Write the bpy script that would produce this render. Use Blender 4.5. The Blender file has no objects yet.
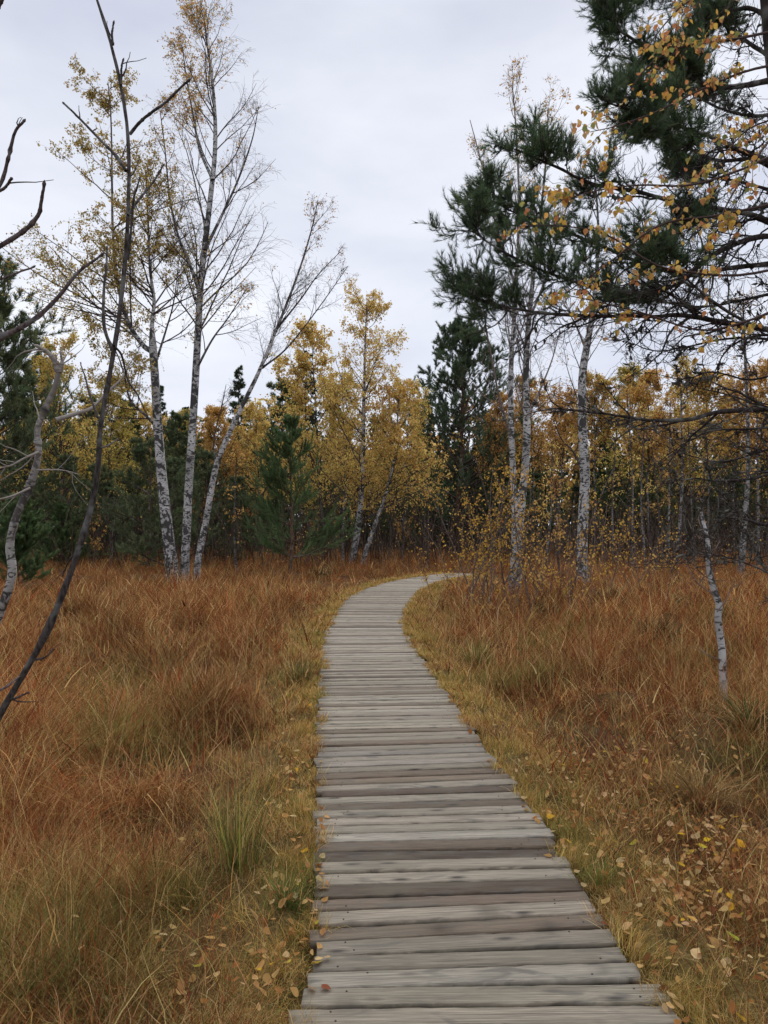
import bpy, math
import numpy as np

RNG = np.random.default_rng(20)
scene = bpy.context.scene
COL = scene.collection
F = 745.0            # focal length in pixels of the 768x1024 frame
CX, HY, EYE = 384.0, 525.0, 1.6


def P(px, py, d):
    """world point seen at a pixel of the photograph, d metres away"""
    return np.array([(px - CX) * d / F, d, EYE - (py - HY) * d / F])


def lin(c):
    c = np.asarray(c, float) / 255.0
    return np.where(c <= 0.04045, c / 12.92, ((c + 0.055) / 1.055) ** 2.4)


def sstep(a, b, x):
    t = np.clip((np.asarray(x, float) - a) / (b - a), 0, 1)
    return t * t * (3 - 2 * t)


def norm(v):
    return v / np.maximum(np.linalg.norm(v, axis=-1, keepdims=True), 1e-9)


def snoise(x, y, s, seed=0.0):
    """smooth pseudo noise in -1..1"""
    x = np.asarray(x) / s
    y = np.asarray(y) / s
    a = seed * 1.7
    return (np.sin(1.3 * x + 0.7 * y + a) + np.sin(-0.9 * x + 1.6 * y + 2.1 * a + 1) +
            np.sin(2.3 * x - 1.1 * y + 0.6 * a + 2) * 0.7 + np.sin(1.1 * x + 2.7 * y - a + 4) * 0.7 +
            np.sin(3.7 * x + 2.9 * y + a * 0.3) * 0.4 + np.sin(-3.1 * x + 4.3 * y + 1.3 * a) * 0.4) / 3.0


def pal(cols, n, rng, jit=0.12, w=None):
    c = lin(np.array(cols))
    i = rng.choice(len(c), n, p=None if w is None else np.array(w) / np.sum(w))
    c = c[i] * (1 + rng.normal(0, jit, (n, 1)))
    return np.clip(c * (1 + rng.normal(0, jit * 0.3, (n, 3))), 0.003, 0.85)


# ------------------------------------------------------------------ mesh collector
class Geo:
    def __init__(self):
        self.v, self.c, self.g, self.f, self.n = [], [], [], {}, 0

    def add(self, v, faces, col, g=None, mat=0):
        v = np.asarray(v, np.float32).reshape(-1, 3)
        n = len(v)
        col = np.broadcast_to(np.asarray(col, np.float32), (n, 3))
        self.v.append(v)
        self.c.append(col)
        self.g.append(np.zeros((n, 3), np.float32) if g is None else np.asarray(g, np.float32).reshape(-1, 3))
        for fc in (faces if isinstance(faces, list) else [faces]):
            fc = np.asarray(fc, np.int64)
            self.f.setdefault((fc.shape[1], mat), []).append(fc + self.n)
        self.n += n
        return self

    def build(self, name, mats, parent=None, smooth=False, origin=None):
        V = np.concatenate(self.v)
        if origin is not None:
            V = V - np.asarray(origin, np.float32)
        me = bpy.data.meshes.new(name)
        me.vertices.add(len(V))
        me.vertices.foreach_set('co', V.astype(np.float32).ravel())
        loops, starts, mi, off = [], [], [], 0
        for (k, mt), fl in self.f.items():
            fc = np.concatenate(fl)
            loops.append(fc.ravel())
            starts.append(off + np.arange(len(fc)) * k)
            mi.append(np.full(len(fc), mt))
            off += len(fc) * k
        L = np.concatenate(loops).astype(np.int32)
        S = np.concatenate(starts).astype(np.int32)
        me.loops.add(len(L))
        me.loops.foreach_set('vertex_index', L)
        me.polygons.add(len(S))
        me.polygons.foreach_set('loop_start', S)
        me.polygons.foreach_set('material_index', np.concatenate(mi).astype(np.int32))
        if smooth:
            me.polygons.foreach_set('use_smooth', np.ones(len(S), bool))
        a = me.attributes.new('Col', 'FLOAT_COLOR', 'POINT')
        C4 = np.ones((len(V), 4), np.float32)
        C4[:, :3] = np.concatenate(self.c)
        a.data.foreach_set('color', C4.ravel())
        a = me.attributes.new('gco', 'FLOAT_VECTOR', 'POINT')
        a.data.foreach_set('vector', np.concatenate(self.g).ravel())
        me.update(calc_edges=True)
        me.validate()
        for m in (mats if isinstance(mats, list) else [mats]):
            me.materials.append(m)
        o = bpy.data.objects.new(name, me)
        COL.objects.link(o)
        if parent is not None:
            o.parent = parent
        elif origin is not None:
            o.location = [float(q) for q in origin]
        return o


def tubes(geo, paths, radii, k, col, g=None, mat=0):
    """paths (B,N,3), radii (B,N): tapered tubes with k sides"""
    paths = np.asarray(paths, float)
    radii = np.asarray(radii, float)
    if paths.ndim == 2:
        paths, radii = paths[None], radii[None]
    B, N, _ = paths.shape
    if B == 0:
        return
    t = np.empty_like(paths)
    t[:, 1:-1] = paths[:, 2:] - paths[:, :-2]
    t[:, 0] = paths[:, 1] - paths[:, 0]
    t[:, -1] = paths[:, -1] - paths[:, -2]
    t = norm(t)
    m = norm(t.mean(1))
    ref = np.where(np.abs(m[:, 2:3]) > 0.75, np.array([[1.0, 0.13, 0]]), np.array([[0.0, 0.1, 1]]))
    n1 = norm(np.cross(t, ref[:, None, :]))
    n2 = np.cross(t, n1)
    a = np.arange(k) * 2 * math.pi / k
    ring = n1[:, :, None, :] * np.cos(a)[:, None] + n2[:, :, None, :] * np.sin(a)[:, None]
    v = paths[:, :, None, :] + ring * radii[:, :, None, None]
    base = (np.arange(B) * N * k)[:, None, None]
    i = (np.arange(N - 1) * k)[None, :, None]
    j = np.arange(k)[None, None, :]
    j2 = (j + 1) % k
    f = np.stack([base + i + j, base + i + j2, base + i + k + j2, base + i + k + j], -1).reshape(-1, 4)
    col = np.asarray(col, float)
    if col.ndim == 3:
        c = np.repeat(col[:, :, None, :], k, 2).reshape(-1, 3)
    elif col.ndim == 2:
        c = np.repeat(col, N * k, 0)
    else:
        c = col
    if g is None:
        lens = np.concatenate([np.zeros((B, 1)), np.cumsum(np.linalg.norm(np.diff(paths, axis=1), axis=2), 1)], 1)
        gg = np.zeros((B, N, k, 3))
        gg[..., 0] = radii[:, :, None]
        gg[..., 1] = lens[:, :, None]
        g = gg
    geo.add(v, f, c, g, mat)


def catmull(pts, n):
    p = np.asarray(pts, float)
    p = np.vstack([2 * p[0] - p[1], p, 2 * p[-1] - p[-2]])
    m = len(p) - 3
    u = np.linspace(0, m - 1e-6, n)
    i = u.astype(int)
    t = (u - i)[:, None]
    a, b, c, d = p[i], p[i + 1], p[i + 2], p[i + 3]
    return 0.5 * (2 * b + (c - a) * t + (2 * a - 5 * b + 4 * c - d) * t ** 2 + (3 * b - a - 3 * c + d) * t ** 3)


def at_t(paths, idx, t):
    N = paths.shape[1]
    u = np.clip(t, 0, 0.9999) * (N - 1)
    i = u.astype(int)
    w = (u - i)[:, None]
    p0, p1 = paths[idx, i], paths[idx, i + 1]
    return p0 * (1 - w) + p1 * w, norm(p1 - p0)


def rad_t(radii, idx, t):
    N = radii.shape[1]
    u = np.clip(t, 0, 0.9999) * (N - 1)
    i = u.astype(int)
    w = u - i
    return radii[idx, i] * (1 - w) + radii[idx, i + 1] * w


def grow(rng, paths, radii, idx, t, length, ang, up=0.0, wig=0.12, n=6, rk=0.009, rmin=0.002, bias=None, flat=0.0):
    """children sprouting from parents; returns paths, radii"""
    B = len(idx)
    pos, tan = at_t(paths, idx, t)
    rv = rng.normal(size=(B, 3))
    rv[:, 2] *= (1 - flat)
    perp = norm(rv - (rv * tan).sum(1, keepdims=True) * tan)
    ang = np.broadcast_to(ang, (B,))[:, None]
    d = norm(np.cos(ang) * tan + np.sin(ang) * perp + (0 if bias is None else np.asarray(bias)))
    seg = (np.broadcast_to(length, (B,)) / (n - 1))[:, None]
    out = [pos]
    for _ in range(n - 1):
        d = norm(d + np.array([0, 0, 1.0]) * np.broadcast_to(up, (B,))[:, None] / (n - 1) + rng.normal(0, wig, (B, 3)))
        out.append(out[-1] + d * seg)
    out = np.stack(out, 1)
    r0 = np.minimum(rad_t(radii, idx, t) * 0.7, rmin + rk * np.broadcast_to(length, (B,)))
    rr = np.maximum(r0[:, None] * np.linspace(1, 0.25, n)[None], rmin * 0.8)
    return out, rr


def leaves(geo, rng, pos, size, col, hang=0.5, detail=False):
    """ovate leaves: a folded pair of faces from stalk to tip"""
    B = len(pos)
    if B == 0:
        return
    d = rng.normal(size=(B, 3))
    d[:, 2] -= hang * 2.2
    d = norm(d)
    s = norm(np.cross(d, rng.normal(size=(B, 3))))
    nrm = np.cross(d, s)
    L = np.broadcast_to(size, (B,))[:, None] * (1 + rng.normal(0, 0.18, (B, 1)))
    fold = rng.uniform(0.05, 0.3, (B, 1))
    base = pos
    tip = pos + d * L + nrm * L * rng.normal(0, .1, (B, 1))
    if not detail:
        m = pos + d * L * 0.42
        l = m + s * L * 0.40 + nrm * L * fold
        r = m - s * L * 0.40 + nrm * L * fold
        v = np.stack([base, r, tip, l], 1)
        f = (np.arange(B) * 4)[:, None] + np.array([[0, 1, 2, 3]])
        geo.add(v, f, np.repeat(col, 4, 0))
    else:
        def q(a, b):
            return pos + d * L * a + s * L * b + nrm * L * fold * abs(b) * 1.6
        v = np.stack([base, q(.16, -.3), q(.38, -.41), q(.68, -.24), tip, q(.68, .24), q(.38, .41), q(.16, .3), q(.35, 0)], 1)
        o = (np.arange(B) * 9)[:, None]
        f = [o + np.array([[8, a, b]]) for a, b in ((0, 1), (1, 2), (2, 3), (3, 4), (4, 5), (5, 6), (6, 7), (7, 0))]
        cc = np.repeat(col[:, None, :], 9, 1)
        cc[:, 1:8] *= rng.uniform(.75, 1.1, (B, 7, 1))
        geo.add(v, f, cc.reshape(-1, 3))


def leaves_on(geo, rng, paths, n, size, col_fn, spread=0.04, t0=0.15, hang=0.5, detail=False):
    idx = rng.integers(0, len(paths), n)
    pos, _ = at_t(paths, idx, rng.uniform(t0, 1, n))
    leaves(geo, rng, pos + rng.normal(0, spread, (n, 3)), size, col_fn(n), hang, detail)


def needles(geo, rng, paths, n, length, width, ang, col_fn, t0=0.2):
    """needles clothing shoots; n per shoot"""
    B = len(paths)
    idx = np.repeat(np.arange(B), n)
    M = len(idx)
    if M == 0:
        return
    t = rng.uniform(t0, 1.0, M)
    pos, tan = at_t(paths, idx, t)
    rv = rng.normal(size=(M, 3))
    perp = norm(rv - (rv * tan).sum(1, keepdims=True) * tan)
    a = (ang * rng.uniform(.55, 1.3, M))[:, None]
    d = norm(tan * np.cos(a) + perp * np.sin(a) + np.array([0, 0, .12]))
    s = norm(np.cross(d, rng.normal(size=(M, 3)))) * width * .5
    L = (length * rng.uniform(.65, 1.15, M))[:, None]
    v = np.stack([pos - s, pos + s, pos + d * L], 1)
    f = (np.arange(M) * 3)[:, None] + np.array([[0, 1, 2]])
    shoot = col_fn(B)
    c = shoot[idx] * rng.uniform(.75, 1.25, (M, 1))
    geo.add(v, f, np.repeat(c, 3, 0))


# ------------------------------------------------------------------ materials
def nodes(name):
    m = bpy.data.materials.new(name)
    m.use_nodes = True
    nt = m.node_tree
    nt.nodes.clear()
    out = nt.nodes.new('ShaderNodeOutputMaterial')

    def N(t, **kw):
        n = nt.nodes.new('ShaderNode' + t)
        for k, v in kw.items():
            setattr(n, k, v)
        return n

    def link(a, b):
        nt.links.new(a, b)
    return m, N, link, out


def attr(N, name):
    n = N('Attribute')
    n.attribute_name = name
    return n


def mixc(N, link, fac, a, b, mode='MIX'):
    n = N('Mix', data_type='RGBA', blend_type=mode)
    for i, x in ((0, fac), (6, a), (7, b)):
        if isinstance(x, (int, float)):
            n.inputs[i].default_value = x
        elif isinstance(x, (tuple, list)):
            n.inputs[i].default_value = (*x[:3], 1)
        else:
            link(x, n.inputs[i])
    return n.outputs[2]


def ramp(N, link, x, stops):
    n = N('ValToRGB')
    e = n.color_ramp.elements
    while len(e) < len(stops):
        e.new(0.5)
    for q, (p, c) in zip(e, stops):
        q.position = p
        q.color = (*c, 1) if isinstance(c, (tuple, list)) else (c, c, c, 1)
    link(x, n.inputs[0])
    return n.outputs[0]


def leaf_mat(name, trans):
    m, N, link, out = nodes(name)
    a = attr(N, 'Col')
    d = N('BsdfDiffuse')
    t = N('BsdfTranslucent')
    mx = N('MixShader')
    mx.inputs[0].default_value = trans
    link(a.outputs['Color'], d.inputs['Color'])
    link(a.outputs['Color'], t.inputs['Color'])
    link(d.outputs[0], mx.inputs[1])
    link(t.outputs[0], mx.inputs[2])
    link(mx.outputs[0], out.inputs[0])
    return m


M_LEAF = leaf_mat('leaf', .5)
M_NEEDLE = leaf_mat('needle', .28)
M_GRASS = leaf_mat('grass_blade', .3)


def bark_mat(name, sc, rough=.95, lich=(.3, .31, .27), lamt=.35):
    m, N, link, out = nodes(name)
    a = attr(N, 'Col')
    tc = N('TexCoord')
    mp = N('Mapping')
    mp.inputs['Scale'].default_value = (sc, sc, sc * .35)
    link(tc.outputs['Object'], mp.inputs['Vector'])
    n1 = N('TexNoise')
    n1.inputs['Scale'].default_value = 4
    n1.inputs['Detail'].default_value = 6
    link(mp.outputs[0], n1.inputs['Vector'])
    n2 = N('TexNoise')
    n2.inputs['Scale'].default_value = sc * .6
    n2.inputs['Detail'].default_value = 3
    link(tc.outputs['Object'], n2.inputs['Vector'])
    v = ramp(N, link, n1.outputs['Fac'], [(.32, .3), (.68, 1.6)])
    c = mixc(N, link, 1.0, a.outputs['Color'], v, 'MULTIPLY')
    l = ramp(N, link, n2.outputs['Fac'], [(.52, 0.0), (.66, lamt)])
    c = mixc(N, link, l, c, lich)
    b = N('BsdfPrincipled')
    b.inputs['Roughness'].default_value = rough
    b.inputs['Specular IOR Level'].default_value = .15
    link(c, b.inputs['Base Color'])
    bp = N('Bump')
    bp.inputs['Strength'].default_value = .5
    bp.inputs['Distance'].default_value = .02
    link(n1.outputs['Fac'], bp.inputs['Height'])
    link(bp.outputs[0], b.inputs['Normal'])
    link(b.outputs[0], out.inputs[0])
    return m


M_BARK = bark_mat('bark_rough', 6)
M_BARK_FINE = bark_mat('bark_sapling', 18, lamt=.5, lich=(.2, .2, .19))


def birch_mat(name='bark_birch', wh=((.30, .29, .275), (.58, .565, .545))):
    """white bark with dark lenticels and patches; thin twigs keep their own dark colour (gco.x = radius, gco.z = fissured base)"""
    m, N, link, out = nodes(name)
    a = attr(N, 'Col')
    g = attr(N, 'gco')
    sx = N('SeparateXYZ')
    link(g.outputs['Vector'], sx.inputs[0])
    tc = N('TexCoord')

    def noise(scale, sz, det, dist=0.0):
        mp = N('Mapping')
        mp.inputs['Scale'].default_value = (scale, scale, scale * sz)
        link(tc.outputs['Object'], mp.inputs['Vector'])
        n = N('TexNoise')
        n.inputs['Scale'].default_value = 1
        n.inputs['Detail'].default_value = det
        n.inputs['Distortion'].default_value = dist
        link(mp.outputs[0], n.inputs['Vector'])
        return n.outputs['Fac']
    big = noise(6.5, 1.8, 4, 1.2)
    patch = noise(3.6, .9, 3, 1.0)
    thin = noise(9.0, 5.5, 2)
    fis = noise(16.0, .7, 4, .5)
    tone = noise(2.0, 1.0, 3)
    white = ramp(N, link, tone, [(.35, wh[0]), (.75, wh[1])])
    k1 = ramp(N, link, big, [(.53, 0.0), (.58, .95)])
    k2 = ramp(N, link, thin, [(.56, 0.0), (.66, .8)])
    k = mixc(N, link, 1.0, k1, k2, 'LIGHTEN')
    k = mixc(N, link, 1.0, k, ramp(N, link, patch, [(.545, 0.0), (.585, .95)]), 'LIGHTEN')
    c = mixc(N, link, k, white, (.035, .032, .03))
    kf = ramp(N, link, fis, [(.45, 0.0), (.55, 1.0)])
    mf = N('Math', operation='MULTIPLY')
    link(kf, mf.inputs[0])
    link(sx.outputs['Z'], mf.inputs[1])
    c = mixc(N, link, mf.outputs[0], c, (.04, .036, .033))
    mr = N('MapRange')
    mr.inputs['From Min'].default_value = .018
    mr.inputs['From Max'].default_value = .05
    link(sx.outputs['X'], mr.inputs['Value'])
    c = mixc(N, link, mr.outputs[0], a.outputs['Color'], c)
    b = N('BsdfPrincipled')
    b.inputs['Roughness'].default_value = .85
    b.inputs['Specular IOR Level'].default_value = .2
    link(c, b.inputs['Base Color'])
    bp = N('Bump')
    bp.inputs['Strength'].default_value = .4
    bp.inputs['Distance'].default_value = .015
    link(k, bp.inputs['Height'])
    bp.invert = True
    link(bp.outputs[0], b.inputs['Normal'])
    link(b.outputs[0], out.inputs[0])
    return m


M_BIRCH = birch_mat()
M_BIRCH_PALE = birch_mat('bark_birch_pale', ((.20, .19, .175), (.40, .385, .36)))
M_BIRCH_SHADED = birch_mat('bark_birch_shaded', ((.12, .112, .105), (.28, .27, .255)))  # white birch bark dimmed, the shade inside the wood put into its colour


def wood_mat():
    m, N, link, out = nodes('weathered_wood')
    a = attr(N, 'Col')
    g = attr(N, 'gco')

    def noise(s, det, dist=0.0):
        mp = N('Mapping')
        mp.inputs['Scale'].default_value = s
        link(g.outputs['Vector'], mp.inputs['Vector'])
        n = N('TexNoise')
        n.inputs['Scale'].default_value = 1
        n.inputs['Detail'].default_value = det
        n.inputs['Distortion'].default_value = dist
        link(mp.outputs[0], n.inputs['Vector'])
        return n.outputs['Fac']
    grain = noise((3.0, 150, 9), 6, 1.2)
    fine = noise((14, 420, 9), 3)
    crack = noise((1.3, 210, 4), 2, 1.5)
    blot = noise((4.5, 16, 5), 5, .8)
    broad = noise((2.6, 9, 3), 4)
    c = mixc(N, link, 1.0, a.outputs['Color'], ramp(N, link, grain, [(.3, .58), (.5, 1.0), (.7, 1.34)]), 'MULTIPLY')
    c = mixc(N, link, 1.0, c, ramp(N, link, fine, [(.3, .8), (.7, 1.18)]), 'MULTIPLY')
    c = mixc(N, link, ramp(N, link, crack, [(.63, 0.0), (.68, .85)]), c, (.05, .043, .035))
    c = mixc(N, link, ramp(N, link, blot, [(.56, 0.0), (.68, .7)]), c, (.085, .075, .06))
    c = mixc(N, link, ramp(N, link, broad, [(.48, 0.0), (.70, .5)]), c, (.13, .115, .08))
    # knots
    mp = N('Mapping')
    mp.inputs['Scale'].default_value = (3.4, 11, 3.7)
    link(g.outputs['Vector'], mp.inputs['Vector'])
    vo = N('TexVoronoi')
    vo.inputs['Scale'].default_value = 1
    link(mp.outputs[0], vo.inputs['Vector'])
    kn = ramp(N, link, vo.outputs['Distance'], [(.05, .9), (.12, .45), (.20, 0.0)])
    c = mixc(N, link, kn, c, (.04, .033, .027))
    b = N('BsdfPrincipled')
    b.inputs['Specular IOR Level'].default_value = .3
    link(c, b.inputs['Base Color'])
    link(ramp(N, link, blot, [(.45, .8), (.75, .55)]), b.inputs['Roughness'])
    bp = N('Bump')
    bp.inputs['Strength'].default_value = .6
    bp.inputs['Distance'].default_value = .004
    link(grain, bp.inputs['Height'])
    link(bp.outputs[0], b.inputs['Normal'])
    link(b.outputs[0], out.inputs[0])
    return m


M_WOOD = wood_mat()


def ground_mat():
    m, N, link, out = nodes('peat_ground')
    a = attr(N, 'Col')
    tc = N('TexCoord')
    n1 = N('TexNoise')
    n1.inputs['Scale'].default_value = 9
    n1.inputs['Detail'].default_value = 8
    link(tc.outputs['Object'], n1.inputs['Vector'])
    n2 = N('TexNoise')
    n2.inputs['Scale'].default_value = 60
    n2.inputs['Detail'].default_value = 4
    link(tc.outputs['Object'], n2.inputs['Vector'])
    c = mixc(N, link, 1.0, a.outputs['Color'], ramp(N, link, n1.outputs['Fac'], [(.3, .5), (.7, 1.5)]), 'MULTIPLY')
    c = mixc(N, link, 1.0, c, ramp(N, link, n2.outputs['Fac'], [(.3, .55), (.7, 1.4)]), 'MULTIPLY')
    b = N('BsdfPrincipled')
    b.inputs['Roughness'].default_value = 1
    b.inputs['Specular IOR Level'].default_value = .1
    link(c, b.inputs['Base Color'])
    bp = N('Bump')
    bp.inputs['Strength'].default_value = .8
    bp.inputs['Distance'].default_value = .05
    link(n2.outputs['Fac'], bp.inputs['Height'])
    link(bp.outputs[0], b.inputs['Normal'])
    link(b.outputs[0], out.inputs[0])
    return m


M_GROUND = ground_mat()


def plain_mat(name, c, r):
    m, N, link, out = nodes(name)
    n = N('TexNoise')
    n.inputs['Scale'].default_value = 300
    b = N('BsdfPrincipled')
    b.inputs['Roughness'].default_value = r
    link(ramp(N, link, n.outputs['Fac'], [(.3, tuple(q * .6 for q in c)), (.7, tuple(q * 1.3 for q in c))]), b.inputs['Base Color'])
    link(b.outputs[0], out.inputs[0])
    return m


M_NAIL = plain_mat('rusty_nail', (.03, .024, .02), .6)

# ------------------------------------------------------------------ path and ground
PC = np.array([(.40, -6), (.38, -2), (.36, 0), (.34, 2.45), (.29, 3.2), (.225, 4.3), (.125, 5.3), (.01, 6.8), (-.135, 8.8), (-.245, 10.4),
               (-.29, 12.5), (-.13, 15.7), (.17, 18.2), (.93, 21.2), (1.95, 23.4), (2.75, 24.7)])
_pp = catmull(PC, 900)
_k = np.ones(31) / 31
_pp = np.stack([np.convolve(np.pad(_pp[:, q], 15, mode='edge'), _k, 'valid') for q in (0, 1)], 1)
_s = np.concatenate([[0], np.cumsum(np.linalg.norm(np.diff(_pp, axis=0), axis=1))])
PATH = np.stack([np.interp(np.linspace(0, _s[-1], 700), _s, _pp[:, q]) for q in (0, 1)], 1)
PATH_S = np.linspace(0, _s[-1], 700)


def half_width(y):
    return np.interp(y, [2.4, 2.62, 2.66, 4, 12.5, 16, 19, 22], [.645, .635, .575, .61, .60, .72, .73, .66])


def path_dist(x, y):
    """distance outside the boardwalk's edge (negative on it) and the side (-1 left, 1 right)"""
    x = np.asarray(x, float).ravel()
    y = np.asarray(y, float).ravel()
    out = np.empty(len(x))
    side = np.empty(len(x))
    pts = PATH[::3]
    tg = norm(np.gradient(pts, axis=0))
    for a in range(0, len(x), 20000):
        dx = x[a:a + 20000, None] - pts[None, :, 0]
        dy = y[a:a + 20000, None] - pts[None, :, 1]
        dd = dx * dx + dy * dy
        i = dd.argmin(1)
        r = np.arange(len(i))
        out[a:a + 20000] = np.sqrt(dd[r, i]) - half_width(pts[i, 1])
        side[a:a + 20000] = np.sign(dx[r, i] * tg[i, 1] - dy[r, i] * tg[i, 0])
    return out, side


def gz(x, y, pd=None):
    x = np.asarray(x, float)
    y = np.asarray(y, float)
    sh = x.shape
    if pd is None:
        pd, _ = path_dist(x, y)
    pd = np.asarray(pd).reshape(sh)
    off = sstep(.05, 1.6, pd)
    turf = sstep(-.05, .02, pd) * (1 - sstep(.28, .6, pd)) * (.075 + .028 * snoise(x, y, .17, 51) + .02 * snoise(x, y, .4, 52))
    return turf - .075 - .045 * sstep(-.3, .2, pd) + off * (.075 * snoise(x, y, .42, 1) + .08 * snoise(x, y, 1.5, 2)) + sstep(3, 25, pd) * .12 * snoise(x, y, 7, 3) - .02 * off


def gz1(x, y):
    return float(gz(np.array([x]), np.array([y]))[0])


# the ground sheet, reaching the horizon
ys = np.concatenate([np.arange(-6, 14, .13), np.geomspace(14, 900, 90)])
xs = np.concatenate([-np.geomspace(7, 700, 60)[::-1], np.arange(-6.9, 6.95, .13), np.geomspace(7, 700, 60)])
X, Y = np.meshgrid(xs, ys)
pdg, _ = path_dist(X, Y)
Z = gz(X, Y, pdg)
Z = np.where(pdg.reshape(X.shape) < .08, np.minimum(Z, -.10), Z)
Vg = np.stack([X, Y, Z], -1).reshape(-1, 3)
nx = len(xs)
ii = (np.arange(len(ys) - 1)[:, None] * nx + np.arange(nx - 1)[None]).ravel()
fg = np.stack([ii, ii + 1, ii + nx + 1, ii + nx], 1)
mixn = sstep(-.3, .6, snoise(X, Y, 1.1, 5)).ravel()[:, None]
cg = lin((78, 52, 34)) * (1 - mixn) + lin((88, 70, 42)) * mixn
nearp = (1 - sstep(.1, 1.0, pdg))[:, None]
cg = cg * (1 - nearp) + lin((98, 82, 48)) * nearp
gr = Geo().add(Vg, fg, cg).build('ground', M_GROUND, smooth=True)
gr['kind'] = 'structure'


def tag(o, label, cat, group=None):
    o['label'] = label
    o['category'] = cat
    if group:
        o['group'] = group
    return o


def thing(name, loc, label, cat, group=None):
    o = bpy.data.objects.new(name, None)
    o.empty_display_size = .2
    COL.objects.link(o)
    o.location = [float(q) for q in loc]
    return tag(o, label, cat, group)


# ------------------------------------------------------------------ boardwalk
STAINS = [(x_, y_, l_, a_) for (px_, py_, l_, a_) in ((488, 912, .075, .62), (441, 927, .07, .55), (548, 928, .055, .55), (398, 896, .03, .6), (600, 968, .03, .5), (345, 1003, .04, .5))
          for (x_, y_, _z) in (P(px_, py_, EYE * F / (py_ - HY)),)]


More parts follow.
